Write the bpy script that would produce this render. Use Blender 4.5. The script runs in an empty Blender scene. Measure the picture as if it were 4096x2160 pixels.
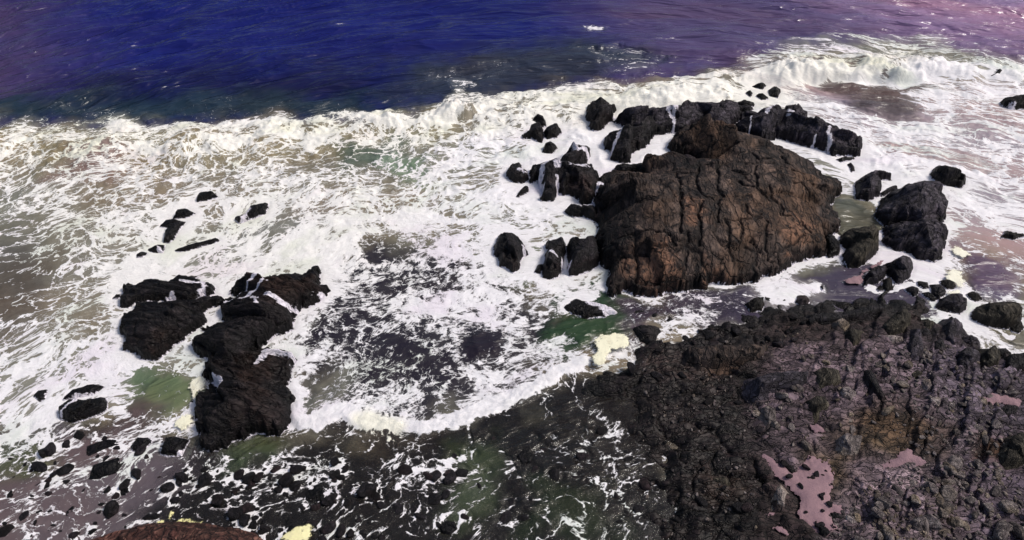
import bpy, math, random
import numpy as np
from mathutils import Matrix, Vector

# ------------------------------------------------------------------ camera, sky, sun, exposure
SC = bpy.context.scene
CAM_H, PITCH, HFOV = 30.0, 42.0, 70.0
cam_data = bpy.data.cameras.new("camera")
cam_data.sensor_fit = 'HORIZONTAL'
cam_data.angle = math.radians(HFOV)
cam_data.clip_end = 8000.0
cam = bpy.data.objects.new("camera", cam_data)
SC.collection.objects.link(cam)
cam.location = (0, 0, CAM_H)
cam.rotation_euler = (math.radians(90 - PITCH), 0, 0)
SC.camera = cam

SUN_ELEV, SUN_AZ = 50.0, 84.0          # azimuth clockwise from +Y (out to sea), so the light comes from the right and a little behind the rocks
world = bpy.data.worlds.new("World")
SC.world = world
world.use_nodes = True
wt = world.node_tree
bg = wt.nodes["Background"]
sky = wt.nodes.new("ShaderNodeTexSky")
sky.sky_type = 'NISHITA'
sky.sun_disc = False
sky.sun_elevation = math.radians(SUN_ELEV)
sky.sun_rotation = math.radians(SUN_AZ)
sky.air_density, sky.dust_density, sky.ozone_density = 1.0, 4.0, 1.0
wt.links.new(sky.outputs[0], bg.inputs[0])
bg.inputs[1].default_value = 0.09
sun_data = bpy.data.lights.new("sun", 'SUN')
sun_data.energy = 2.4
sun_data.angle = math.radians(14)
sun_data.color = (1.0, 0.95, 0.88)
sun = bpy.data.objects.new("sun", sun_data)
SC.collection.objects.link(sun)
_az, _el = math.radians(SUN_AZ), math.radians(SUN_ELEV)
_sd = Vector((math.sin(_az) * math.cos(_el), math.cos(_az) * math.cos(_el), math.sin(_el)))
sun.rotation_euler = _sd.to_track_quat('Z', 'Y').to_euler()
SC.view_settings.view_transform = 'Standard'
SC.view_settings.look = 'None'
SC.view_settings.gamma = 1.0
SC.view_settings.exposure = 0.18
SC.render.engine = 'CYCLES'
SC.cycles.max_bounces = 6
SC.cycles.transparent_max_bounces = 8

# ------------------------------------------------------------------ helpers: where a traced point lies in the place
_TH = math.tan(math.radians(HFOV / 2))
_cp, _sp = math.cos(math.radians(PITCH)), math.sin(math.radians(PITCH))
SPOT = {'F': (0, 0, 1.59006), 'S': (0, 0, 1.0), 'Z1': (2000, 380, .34979), 'Z2': (2600, 380, .34979), 'Z3': (1900, 780, .34979),
        'Z4': (2600, 780, .34979), 'Z5': (3200, 680, .34837), 'Z6': (400, 1050, .38820), 'Z7': (3300, 1050, .30924)}
for _c in range(3):
    for _r in range(3):
        SPOT['T%d%d' % (_c, _r)] = (1366 * _c, 720 * _r, .53028)

def ground(pts, frame='F', z=0.0):
    """traced points -> metres on the level z"""
    ox, oy, s = SPOT[frame]
    a = np.asarray(pts, float)
    px, py = ox + a[:, 0] * s, oy + a[:, 1] * s
    nx = (px / 4096 - .5) * 2 * _TH
    ny = (.5 - py / 2160) * 2 * _TH * 2160 / 4096
    dx, dy, dz = nx, _cp + ny * _sp, -_sp + ny * _cp
    dz = np.minimum(dz, -0.02)
    t = (z - CAM_H) / dz
    return np.stack([dx * t, dy * t], 1)

# ------------------------------------------------------------------ noise in numpy
def _hash(ix, iy, seed):
    h = (ix.astype(np.int64) * 374761393 + iy.astype(np.int64) * 668265263 + seed * 1442695041) & 0x7fffffff
    h = ((h ^ (h >> 13)) * 1274126177) & 0x7fffffff
    h = ((h ^ (h >> 16)) * 1103515245) & 0x7fffffff
    return ((h ^ (h >> 11)) & 0xffffff) / float(0x1000000)

def perlin(x, y, seed=0):
    ix, iy = np.floor(x), np.floor(y)
    fx, fy = x - ix, y - iy
    u, v = fx * fx * fx * (fx * (fx * 6 - 15) + 10), fy * fy * fy * (fy * (fy * 6 - 15) + 10)
    def g(a, b):
        t = _hash(ix + a, iy + b, seed) * 2 * np.pi
        return np.cos(t) * (fx - a) + np.sin(t) * (fy - b)
    n0 = g(0, 0) * (1 - u) + g(1, 0) * u
    n1 = g(0, 1) * (1 - u) + g(1, 1) * u
    return (n0 * (1 - v) + n1 * v) * 1.5

def fbm(x, y, seed=0, octaves=4, gain=.5, lac=2.03):
    r, a, f = np.zeros_like(x), 1.0, 1.0
    for k in range(octaves):
        r += a * perlin(x * f + 17.3 * k, y * f - 9.1 * k, seed + k)
        a *= gain; f *= lac
    return r

def ridged(x, y, seed=0, octaves=4, gain=.5):
    r, a, f = np.zeros_like(x), 1.0, 1.0
    for k in range(octaves):
        r += a * (1 - np.abs(perlin(x * f + 11.7 * k, y * f + 5.3 * k, seed + k)) * 1.6)
        a *= gain; f *= 2.07
    return r

def worley(x, y, seed=0):
    """gap to the cell border, three random numbers of the cell, offset from its centre"""
    ix, iy = np.floor(x), np.floor(y)
    f1 = np.full(x.shape, 9.0); f2 = np.full(x.shape, 9.0)
    bx = np.zeros_like(x); by = np.zeros_like(x); cx = np.zeros_like(x); cy = np.zeros_like(x)
    for a in (-1, 0, 1):
        for b in (-1, 0, 1):
            jx, jy = ix + a, iy + b
            qx, qy = jx + .1 + .8 * _hash(jx, jy, seed), jy + .1 + .8 * _hash(jx, jy, seed + 77)
            d = np.hypot(x - qx, y - qy)
            m = d < f1
            f2 = np.where(m, f1, np.minimum(f2, d))
            f1 = np.where(m, d, f1)
            bx = np.where(m, x - qx, bx); by = np.where(m, y - qy, by)
            cx = np.where(m, jx, cx); cy = np.where(m, jy, cy)
    return f2 - f1, _hash(cx, cy, seed + 5), _hash(cx, cy, seed + 6), _hash(cx, cy, seed + 7), bx, by

def sstep(a, b, x):
    t = np.clip((x - a) / (b - a), 0, 1)
    return t * t * (3 - 2 * t)

def sdf(poly, X, Y):
    """distance to the outline, positive inside"""
    d = np.full(X.shape, 1e9); ins = np.zeros(X.shape, bool)
    n = len(poly)
    for i in range(n):
        ax, ay = poly[i]; bx, by = poly[(i + 1) % n]
        ex, ey = bx - ax, by - ay
        L = ex * ex + ey * ey + 1e-12
        t = np.clip(((X - ax) * ex + (Y - ay) * ey) / L, 0, 1)
        d = np.minimum(d, (X - ax - t * ex) ** 2 + (Y - ay - t * ey) ** 2)
        c = ((ay > Y) != (by > Y))
        with np.errstate(divide='ignore', invalid='ignore'):
            xi = ex * (Y - ay) / (ey if abs(ey) > 1e-12 else 1e-12) + ax
        ins ^= c & (X < xi)
    return np.where(ins, 1, -1) * np.sqrt(d)

def line_dist(line, X, Y):
    d = np.full(X.shape, 1e9); s = np.zeros(X.shape)
    for i in range(len(line) - 1):
        ax, ay = line[i][:2]; bx, by = line[i + 1][:2]
        ex, ey = bx - ax, by - ay
        L = ex * ex + ey * ey + 1e-12
        t = np.clip(((X - ax) * ex + (Y - ay) * ey) / L, 0, 1)
        q = (X - ax - t * ex) ** 2 + (Y - ay - t * ey) ** 2
        m = q < d
        d = np.where(m, q, d); s = np.where(m, i + t, s)
    return np.sqrt(d), s

def near_box(poly, X, Y, pad):
    lo, hi = poly.min(0) - pad, poly.max(0) + pad
    return (X > lo[0]) & (X < hi[0]) & (Y > lo[1]) & (Y < hi[1])

def layer(val, poly, target, soft, X, Y, wob=0.0, wn=None):
    """lay a patch with a soft, wandering edge over a field"""
    m = near_box(poly, X, Y, soft + wob * 2 + .1)
    if not m.any(): return
    s = sdf(poly, X[m], Y[m])
    if wn is not None: s = s + wob * wn[m]
    k = sstep(-soft, soft, s)
    if val.ndim == 1: val[m] = val[m] * (1 - k) + target * k
    else: val[m] = val[m] * (1 - k[:, None]) + np.asarray(target) * k[:, None]

# ------------------------------------------------------------------ helpers: objects
COL = SC.collection
def mesh_of(name, verts, faces, material, smooth=True, attrs=None):
    me = bpy.data.meshes.new(name)
    nv, nf, k = len(verts), len(faces), faces.shape[1]
    me.vertices.add(nv); me.vertices.foreach_set('co', np.ascontiguousarray(verts, np.float32).ravel())
    me.loops.add(nf * k); me.loops.foreach_set('vertex_index', np.ascontiguousarray(faces, np.int32).ravel())
    me.polygons.add(nf)
    me.polygons.foreach_set('loop_start', np.arange(0, nf * k, k, dtype=np.int32))
    me.polygons.foreach_set('loop_total', np.full(nf, k, np.int32))
    me.polygons.foreach_set('use_smooth', np.full(nf, smooth, bool))
    me.update(calc_edges=True)
    for an, arr in (attrs or {}).items():
        arr = np.asarray(arr, np.float32)
        if arr.ndim == 1:
            me.attributes.new(an, 'FLOAT', 'POINT').data.foreach_set('value', arr)
        else:
            me.attributes.new(an, 'FLOAT_VECTOR', 'POINT').data.foreach_set('vector', np.ascontiguousarray(arr).ravel())
    me.materials.append(material)
    return me

def obj(name, me, loc=(0, 0, 0), label=None, cat=None, group=None, kind=None, parent=None):
    o = bpy.data.objects.new(name, me); COL.objects.link(o); o.location = loc
    if label: o['label'] = label
    if cat: o['category'] = cat
    if group: o['group'] = group
    if kind: o['kind'] = kind
    if parent: o.parent = parent
    return o

def grid_faces(nr, nc):
    i = np.arange(nr * nc).reshape(nr, nc)
    return np.stack([i[:-1, :-1], i[:-1, 1:], i[1:, 1:], i[1:, :-1]], -1).reshape(-1, 4)

# ------------------------------------------------------------------ helpers: node materials
class NT:
    def __init__(s, name):
        s.m = bpy.data.materials.new(name); s.m.use_nodes = True
        s.t = s.m.node_tree; s.t.nodes.clear()
    def n(s, kind, _props=None, **inp):
        nd = s.t.nodes.new('ShaderNode' + kind)
        for k, v in (_props or {}).items(): setattr(nd, k, v)
        for k, v in inp.items():
            key = int(k[1:]) if k[0] == '_' and k[1:].isdigit() else k.replace('_', ' ')
            s.put(nd.inputs[key], v)
        return nd
    def put(s, sock, v):
        if isinstance(v, bpy.types.NodeSocket): s.t.links.new(v, sock)
        elif hasattr(sock, 'default_value'):
            if sock.type == 'RGBA' and len(v) == 3: v = tuple(v) + (1,)
            sock.default_value = v
    def math(s, op, a, b=0.0, c=0.0, clamp=False):
        nd = s.t.nodes.new('ShaderNodeMath'); nd.operation = op; nd.use_clamp = clamp
        for k, v in enumerate((a, b, c)): s.put(nd.inputs[k], v)
        return nd.outputs[0]
    def vmath(s, op, a, b=(0, 0, 0), sc=None):
        nd = s.t.nodes.new('ShaderNodeVectorMath'); nd.operation = op
        s.put(nd.inputs[0], a)
        if sc is not None: s.put(nd.inputs['Scale'], sc)
        else: s.put(nd.inputs[1], b)
        return nd.outputs[0]
    def rng(s, v, a, b, c=0.0, d=1.0, smooth=True):
        nd = s.t.nodes.new('ShaderNodeMapRange'); nd.interpolation_type = 'SMOOTHSTEP' if smooth else 'LINEAR'
        for k, x in enumerate((v, a, b, c, d)): s.put(nd.inputs[k], x)
        return nd.outputs[0]
    def mix(s, f, a, b, mode='MIX'):
        nd = s.t.nodes.new('ShaderNodeMix'); nd.data_type = 'RGBA'; nd.blend_type = mode
        s.put(nd.inputs[0], f); s.put(nd.inputs[6], a); s.put(nd.inputs[7], b)
        return nd.outputs[2]
    def attr(s, name):
        nd = s.t.nodes.new('ShaderNodeAttribute'); nd.attribute_name = name
        return nd
    def noise(s, vec, scale, detail=4, rough=.55, dist=0.0):
        nd = s.n('TexNoise', Vector=vec, Scale=scale, Detail=detail, Roughness=rough, Distortion=dist)
        return nd
    def out(s, shader):
        o = s.t.nodes.new('ShaderNodeOutputMaterial'); s.t.links.new(shader, o.inputs[0])
        return s.m

# ------------------------------------------------------------------ materials
def foam_field(T, vec):
    """lacy foam: torn patches bounded by thin threads, roughly 0 to 1"""
    w = T.noise(vec, .9, 5, .6)
    warp = T.vmath('ADD', vec, T.vmath('SCALE', T.vmath('SUBTRACT', w.outputs['Color'], (.5, .5, .5)), sc=1.5))
    w2 = T.noise(vec, 3.5, 4, .6)
    warp2 = T.vmath('ADD', warp, T.vmath('SCALE', T.vmath('SUBTRACT', w2.outputs['Color'], (.5, .5, .5)), sc=.35))
    v1 = T.n('TexVoronoi', {'feature': 'DISTANCE_TO_EDGE'}, Vector=warp2, Scale=.95).outputs['Distance']
    v2 = T.n('TexVoronoi', {'feature': 'DISTANCE_TO_EDGE'}, Vector=warp2, Scale=2.3).outputs['Distance']
    big = T.noise(warp, .30, 3, .5).outputs['Fac']
    n = T.noise(warp, 1.25, 9, .68).outputs['Fac']
    fine = T.noise(warp2, 6.0, 5, .7).outputs['Fac']
    pos = T.n('TexCoord').outputs['Object']
    torn = T.noise(T.vmath('ADD', pos, T.vmath('SCALE', T.vmath('SUBTRACT', w.outputs['Color'], (.5, .5, .5)), sc=.9)), 1.5, 10, .72, .5).outputs['Fac']
    return v1, v2, T.rng(big, .3, .7, smooth=False), T.rng(n, .3, .7, smooth=False), T.rng(fine, .3, .7, smooth=False), T.rng(torn, .28, .72, smooth=False)

def make_water():
    T = NT('sea_water')
    vec = T.attr('flow').outputs['Vector']
    d = T.attr('foam').outputs['Fac']
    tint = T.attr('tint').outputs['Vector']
    cream = T.attr('cream').outputs['Fac']
    clear = T.attr('clear').outputs['Fac']
    v1, v2, big, n, fine, tornf = foam_field(T, vec)
    torn = T.attr('torn').outputs['Fac']
    lace1 = T.rng(v1, 0.0, T.math('MULTIPLY_ADD', d, .13, .04), 1, 0)
    lace2 = T.rng(v2, 0.0, T.math('MULTIPLY_ADD', d, .20, .05), 1, 0)
    F = T.math('ADD', T.math('MULTIPLY', n, .28), T.math('MULTIPLY', fine, .16))
    F = T.math('ADD', F, T.math('MULTIPLY', lace1, .32))
    F = T.math('ADD', F, T.math('MULTIPLY', lace2, .22))
    F2 = T.math('ADD', T.math('MULTIPLY', tornf, .74), T.math('MULTIPLY', fine, .18))
    F2 = T.math('ADD', F2, T.math('MULTIPLY', lace2, .12))
    F = T.math('ADD', T.math('MULTIPLY', F, T.math('SUBTRACT', 1.0, torn)), T.math('MULTIPLY', F2, torn))
    F = T.math('ADD', F, T.math('MULTIPLY', T.math('SUBTRACT', big, .5), .30))
    thr = T.math('MULTIPLY_ADD', d, -.86, .90)
    foam = T.rng(T.math('SUBTRACT', F, thr), .0, .17)
    foam = T.math('MULTIPLY', foam, T.rng(d, .02, .14))
    # milky water round the threads: air bubbles below the surface
    milk = T.math('MULTIPLY', T.rng(T.math('SUBTRACT', T.math('MULTIPLY_ADD', big, .5, T.math('MULTIPLY', n, .5)), thr), -.35, .45), T.math('MULTIPLY', d, T.math('MULTIPLY_ADD', torn, -.50, .58)))
    milk = T.math('MULTIPLY', milk, T.math('MULTIPLY_ADD', clear, -1.3, 1.0, clamp=True))
    hue = T.noise(vec, .14, 3, .5).outputs['Fac']
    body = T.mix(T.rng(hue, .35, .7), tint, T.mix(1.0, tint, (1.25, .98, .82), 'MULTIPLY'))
    body = T.mix(milk, body, T.mix(.5, body, (.60, .60, .55)))
    fcol = T.mix(cream, (.86, .84, .87), (.89, .87, .76))
    fcol = T.mix(T.math('MULTIPLY', T.rng(fine, .2, .9, 1, 0), .30), fcol, T.mix(.5, body, fcol))
    hue2 = T.noise(vec, .22, 4, .6).outputs['Fac']
    fcol = T.mix(T.math('MULTIPLY', T.rng(hue2, .50, .66), .55), fcol, T.mix(cream, (.62, .68, .60), (.70, .66, .44)))
    fcol = T.mix(T.math('MULTIPLY', T.rng(hue2, .46, .32), .5), fcol, T.mix(cream, (.72, .64, .74), (.78, .68, .58)))
    col = T.mix(foam, body, fcol)
    rough = T.math('MULTIPLY_ADD', T.math('MAXIMUM', foam, T.rng(d, .1, .5, 0, .15)), .6, .17)
    wv = T.attr('wave').outputs['Vector']
    rip = T.noise(wv, 1.0, 3, .55, .3).outputs['Fac']
    rip = T.math('SUBTRACT', 1.0, T.math('ABSOLUTE', T.math('MULTIPLY_ADD', rip, 4.0, -2.0)))
    ripamt = T.math('MULTIPLY', T.math('SUBTRACT', 1.0, foam), T.rng(d, .5, .1))
    h0 = T.math('MULTIPLY', T.math('MULTIPLY', rip, ripamt), .60)
    h = T.math('MULTIPLY_ADD', foam, .07, T.math('MULTIPLY', fine, T.math('MULTIPLY_ADD', d, .04, .006)))
    bump = T.n('Bump', Strength=.6, Distance=1.0, Height=T.math('ADD', h, h0)).outputs[0]
    P = T.n('BsdfPrincipled', Base_Color=col, Roughness=rough, IOR=1.33, Normal=bump)
    P.inputs['Specular IOR Level'].default_value = .45
    see = T.math('MULTIPLY', clear, T.math('SUBTRACT', 1.0, T.math('MAXIMUM', foam, T.math('MULTIPLY', milk, .8))))
    tr = T.n('BsdfTransparent', Color=(.62, .70, .62))
    gl = T.n('BsdfGlossy', Roughness=.08, Normal=bump, Color=(1, 1, 1))
    fr = T.n('Fresnel', IOR=1.33, Normal=bump)
    clearw = T.n('MixShader', _0=fr.outputs[0], _1=tr.outputs[0], _2=gl.outputs[0])
    mx = T.n('MixShader', _0=see, _1=P.outputs[0], _2=clearw.outputs[0])
    return T.out(mx.outputs[0])

def make_rock(name, dark, mid, light, accent, crack_scale=1.1, crack=.6, stretch=(1, 1, 1), rot=0.0, gloss=.5, per_object=False, acc_amt=.35, cw=.05, facet=.75):
    T = NT(name)
    vec = T.n('TexCoord').outputs['Object']
    if per_object:
        rnd = T.n('ObjectInfo').outputs['Random']
        vec = T.vmath('ADD', vec, T.vmath('SCALE', (13.1, 7.7, 3.3), sc=T.math('MULTIPLY', rnd, 9.0)))
    svec = T.n('Mapping', Vector=vec, Rotation=(0, 0, rot), Scale=stretch).outputs[0]
    w = T.noise(svec, 1.3, 4, .6)
    wv = T.vmath('ADD', svec, T.vmath('SCALE', T.vmath('SUBTRACT', w.outputs['Color'], (.5, .5, .5)), sc=.7))
    n1 = T.noise(svec, .45, 5, .6).outputs['Fac']
    n2 = T.noise(wv, 2.6, 9, .68).outputs['Fac']
    n3 = T.noise(vec, .23, 3, .5).outputs['Fac']
    n4 = T.noise(wv, 9.0, 5, .7).outputs['Fac']
    fa = T.n('Mapping', Vector=wv, Rotation=(0, 0, .25), Scale=(1.7, .5, 1)).outputs[0]
    fb = T.n('Mapping', Vector=wv, Rotation=(0, 0, -.35), Scale=(.55, 1.5, 1)).outputs[0]
    v1 = T.n('TexVoronoi', {'feature': 'DISTANCE_TO_EDGE'}, Vector=fa, Scale=crack_scale).outputs['Distance']
    v3 = T.n('TexVoronoi', {'feature': 'DISTANCE_TO_EDGE'}, Vector=fb, Scale=crack_scale * .8).outputs['Distance']
    v2 = T.n('TexVoronoi', {'feature': 'DISTANCE_TO_EDGE'}, Vector=fa, Scale=crack_scale * 2.7).outputs['Distance']
    vc = T.n('TexVoronoi', {'feature': 'F1'}, Vector=fa, Scale=crack_scale * 1.6).outputs['Color']
    gap = T.noise(svec, 1.1, 3, .6).outputs['Fac']
    c1 = T.math('MULTIPLY', T.rng(v1, 0.0, cw, 1, 0), T.rng(gap, .36, .52))
    c2 = T.math('MULTIPLY', T.rng(v2, 0.0, cw * 1.8, 1, 0), T.rng(gap, .66, .40))
    c3 = T.math('MULTIPLY', T.rng(v3, 0.0, cw * .8, 1, 0), T.rng(T.noise(vec, .7, 3, .6).outputs['Fac'], .42, .56))
    cr = T.math('MAXIMUM', T.math('MAXIMUM', c1, c3), T.math('MULTIPLY', c2, .75))
    cr = T.math('MAXIMUM', cr, T.attr('cleft').outputs['Fac'])
    col = T.mix(T.rng(n1, .34, .66), dark, mid)
    col = T.mix(T.rng(n2, .46, .74), col, light)
    col = T.mix(T.math('MULTIPLY', T.rng(n3, .50, .68), acc_amt), col, accent)
    col = T.mix(T.math('MULTIPLY', T.rng(n2, .52, .34), .55), col, T.mix(1.0, col, (.35, .33, .36), 'MULTIPLY'))
    tone = T.n('HueSaturation', Color=col, Value=T.math('MULTIPLY_ADD', T.n('SeparateColor', Color=vc).outputs[0], facet, 1 - facet * .5)).outputs[0]
    if per_object:
        tone = T.n('HueSaturation', Color=tone, Value=T.math('MULTIPLY_ADD', T.math('FRACT', T.math('MULTIPLY', rnd, 7.31)), .9, .55)).outputs[0]
    col = T.mix(T.math('MULTIPLY', cr, crack), tone, (.006, .005, .006))
    warm = T.attr('warm').outputs['Fac']
    col = T.mix(T.math('MULTIPLY', warm, T.rng(n2, .36, .62)), col, T.mix(cr, (.24, .125, .080), (.01, .006, .005)))
    wet = T.attr('wet').outputs['Fac']  # on the headland rock this also carries painted shade
    col = T.mix(wet, col, T.mix(1.0, col, (.26, .24, .28), 'MULTIPLY'))
    # thin white water running over the stone
    wash = T.attr('wash').outputs['Fac']
    fl = T.noise(T.n('Mapping', Vector=vec, Rotation=(0, 0, .5), Scale=(.8, 2.2, 1)).outputs[0], 2.4, 8, .7, .6).outputs['Fac']
    fo = T.rng(T.math('ADD', T.rng(fl, .3, .7, smooth=False), T.math('MULTIPLY_ADD', wash, 1.15, -1.1)), 0, .25)
    fo = T.math('MULTIPLY', fo, T.rng(wash, .03, .2))
    col = T.mix(fo, col, (.74, .70, .78))
    rough = T.math('MULTIPLY_ADD', wet, -.22 * gloss, .86 - .2 * gloss)
    rough = T.math('MULTIPLY_ADD', T.math('SUBTRACT', n2, .5), .5, rough)
    h = T.math('MULTIPLY_ADD', n2, .07, T.math('MULTIPLY', n4, .02))
    h = T.math('MULTIPLY_ADD', T.n('SeparateColor', Color=vc).outputs[1], .05, h)
    h = T.math('MULTIPLY_ADD', cr, -.12, h)
    bump = T.n('Bump', Strength=.8, Distance=1.0, Height=h).outputs[0]
    P = T.n('BsdfPrincipled', Base_Color=col, Roughness=rough, Normal=bump)
    P.inputs['Specular IOR Level'].default_value = .22
    return T.out(P.outputs[0])

def make_shore():
    T = NT('shore_ground')
    vec = T.n('TexCoord').outputs['Object']
    tint = T.attr('tint').outputs['Vector']
    wet = T.attr('wet').outputs['Fac']
    w = T.noise(vec, .8, 4, .6)
    wv = T.vmath('ADD', vec, T.vmath('SCALE', T.vmath('SUBTRACT', w.outputs['Color'], (.5, .5, .5)), sc=.9))
    st = T.n('Mapping', Vector=wv, Rotation=(0, 0, -.95), Scale=(.45, 1.3, 1)).outputs[0]
    n1 = T.noise(st, .8, 8, .66).outputs['Fac']
    n2 = T.noise(wv, 4.0, 8, .7).outputs['Fac']
    v1 = T.n('TexVoronoi', {'feature': 'DISTANCE_TO_EDGE'}, Vector=st, Scale=1.5).outputs['Distance']
    v2 = T.n('TexVoronoi', {'feature': 'DISTANCE_TO_EDGE'}, Vector=st, Scale=3.6).outputs['Distance']
    vc = T.n('TexVoronoi', {'feature': 'F1'}, Vector=st, Scale=3.6).outputs['Color']
    n3 = T.noise(vec, .32, 5, .62).outputs['Fac']
    cr = T.math('MAXIMUM', T.rng(v1, 0, .06, 1, 0), T.math('MULTIPLY', T.rng(v2, 0, .08, 1, 0), .6))
    col = T.mix(T.rng(n1, .36, .64), T.mix(1.0, tint, (.40, .38, .40), 'MULTIPLY'), T.mix(1.0, tint, (1.45, 1.4, 1.4), 'MULTIPLY'))
    col = T.n('HueSaturation', Color=col, Value=T.math('MULTIPLY_ADD', T.n('SeparateColor', Color=vc).outputs[0], 1.1, .45)).outputs[0]
    col = T.mix(T.math('MULTIPLY', T.rng(n3, .50, .38), .6), col, T.mix(1.0, tint, (.22, .20, .20), 'MULTIPLY'))
    col = T.mix(T.rng(n2, .55, .78), col, T.mix(1.0, tint, (2.3, 2.2, 2.1), 'MULTIPLY'))
    col = T.mix(T.math('MULTIPLY', cr, .75), col, (.006, .005, .006))
    col = T.mix(wet, col, T.mix(1.0, col, (.34, .32, .36), 'MULTIPLY'))
    h = T.math('MULTIPLY_ADD', n1, .10, T.math('MULTIPLY', n2, .05))
    h = T.math('MULTIPLY_ADD', cr, -.10, h)
    bump = T.n('Bump', Strength=.9, Distance=1.0, Height=h).outputs[0]
    P = T.n('BsdfPrincipled', Base_Color=col, Roughness=T.math('MULTIPLY_ADD', wet, -.35, .85), Normal=bump)
    P.inputs['Specular IOR Level'].default_value = .3
    return T.out(P.outputs[0])

def make_sand():
    T = NT('pink_sand')
    vec = T.n('TexCoord').outputs['Object']
    n = T.noise(vec, .7, 5, .6).outputs['Fac']
    g = T.noise(vec, 14, 4, .7).outputs['Fac']
    col = T.mix(T.rng(n, .35, .65), (.19, .115, .140), (.27, .165, .185))
    col = T.mix(T.math('MULTIPLY', T.rng(g, .5, .75), .4), col, (.14, .075, .10))
    bump = T.n('Bump', Strength=.5, Distance=1.0, Height=T.math('MULTIPLY', g, .06)).outputs[0]
    thin = T.attr('thin').outputs['Fac']
    e = T.math('MULTIPLY_ADD', T.noise(vec, 5.0, 6, .75).outputs['Fac'], .6, T.math('MULTIPLY', g, .4))
    al = T.rng(T.math('SUBTRACT', T.math('MULTIPLY_ADD', e, 1.6, -.3), thin), -.03, .05)
    return T.out(T.n('BsdfPrincipled', Base_Color=col, Roughness=.9, Normal=bump, Alpha=al).outputs[0])

def make_scum():
    T = NT('old_foam')
    vec = T.n('TexCoord').outputs['Object']
    yel = T.attr('cream').outputs['Fac']
    n = T.noise(vec, 2.0, 7, .65).outputs['Fac']
    f = T.noise(vec, 9.0, 5, .7).outputs['Fac']
    col = T.mix(yel, (.86, .84, .74), (.86, .80, .36))
    col = T.mix(T.math('MULTIPLY', T.rng(n, .48, .70), .5), col, (.52, .47, .33))
    bump = T.n('Bump', Strength=.6, Distance=1.0, Height=T.math('MULTIPLY_ADD', f, .07, T.math('MULTIPLY', n, .02))).outputs[0]
    hole = T.noise(vec, 3.2, 6, .7, .4).outputs['Fac']
    thin = T.attr('thin').outputs['Fac']
    al = T.rng(T.math('SUBTRACT', T.math('MULTIPLY_ADD', T.math('MULTIPLY_ADD', f, .4, T.math('MULTIPLY', hole, .6)), 2.2, -.78), T.math('MULTIPLY', thin, .75)), -.10, .22)
    P = T.n('BsdfPrincipled', Base_Color=col, Roughness=.85, Normal=bump, Alpha=al)
    return T.out(P.outputs[0])

M_WATER, M_SHORE, M_SAND, M_SCUM = make_water(), make_shore(), make_sand(), make_scum()
M_BLACK = make_rock('wet_black_rock', (.005, .0045, .006), (.014, .011, .014), (.050, .043, .050), (.042, .017, .009), 1.0, .6, (1, 1, 1), 0, .9)
M_REEF = make_rock('dark_reef_rock', (.004, .0035, .005), (.010, .0075, .009), (.040, .032, .034), (.040, .016, .007), 1.2, .6, (.5, 1.5, 1), -.28, .9)
M_BROWN = make_rock('brown_cracked_rock', (.020, .015, .015), (.060, .042, .036), (.155, .108, .086), (.125, .066, .036), .62, .95, (1.15, .8, 1), .1, .4, acc_amt=.5, cw=.05, facet=1.0)
M_PURPLE = make_rock('slate_purple_rock', (.018, .015, .022), (.050, .042, .056), (.13, .112, .132), (.05, .035, .05), 1.0, .7, (.7, 1.3, 1), .3, .7)
M_OCHRE = make_rock('ochre_ridged_rock', (.020, .017, .014), (.058, .050, .038), (.150, .130, .100), (.07, .055, .03), 1.3, .7, (1.8, .6, 1), -.2, .5)
M_RED = make_rock('red_brown_rock', (.035, .014, .012), (.10, .042, .034), (.22, .115, .09), (.17, .07, .045), .9, .9, (1, 1, 1), 0, .3, cw=.07, facet=.9)
M_STONE = make_rock('grey_shore_stone', (.085, .068, .075), (.215, .180, .175), (.38, .33, .30), (.27, .20, .11), 1.4, .35, (1, 1, 1), 0, .4, True, .5)
M_WETSTONE = make_rock('wet_dark_stone', (.004, .0035, .005), (.010, .008, .011), (.034, .028, .036), (.03, .014, .014), 1.4, .4, (1, 1, 1), 0, .9, True, .4)

# ------------------------------------------------------------------ the ground under sea and shore
LAND = ground([(1500, 955), (1590, 868), (1680, 825), (1790, 800), (1900, 800), (2050, 795), (2200, 770), (2330, 775), (2400, 800), (2455, 860), (2540, 905),
               (2800, 960), (3300, 1000), (3600, 1900), (1700, 1900), (1650, 1400), (1620, 1250), (1650, 1150), (1590, 1090), (1610, 1020), (1530, 1010)], 'F')
_zl = []      # (outline, height, softness) laid one over another
def zl(pts, h, soft, frame='F'): _zl.append((ground(pts, frame), h, soft))
zl([(-900, 330), (600, 300), (1500, 180), (2000, 90), (2700, 120), (3600, 300), (3600, 1900), (-900, 1900)], -2.2, 5)
zl([(700, 690), (900, 620), (1150, 640), (1400, 760), (1500, 900), (1330, 1000), (1060, 1100), (740, 1080)], -1.0, 2)
zl([(-600, 1080), (250, 1030), (480, 1090), (740, 1075), (1060, 1095), (1280, 1025), (1480, 925), (1700, 1000), (1700, 1900), (-600, 1900)], -.42, 1.2)
zl([(1560, 770), (1800, 720), (2100, 640), (2330, 690), (2400, 780), (2100, 800), (1800, 815), (1600, 850)], -.25, .8)
_zl.append((LAND, .45, 1.8))
zl([(1640, 900), (1850, 850), (2100, 800), (2300, 800), (2420, 880), (2600, 960), (3300, 1050), (3300, 1900), (1900, 1700), (1880, 1300), (1930, 1120), (1900, 960)], .70, 2.0)
zl([(1890, 960), (2000, 900), (2200, 850), (2330, 870), (2450, 950), (2480, 1060), (2300, 1120), (2100, 1080), (1950, 1050)], 1.0, 1.4)   # slabs of the upper shore
SAND = {}
def sandy(key, frame, pts): SAND[key] = (ground(pts, frame, 0.7 if frame == 'T22' else .2))
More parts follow.
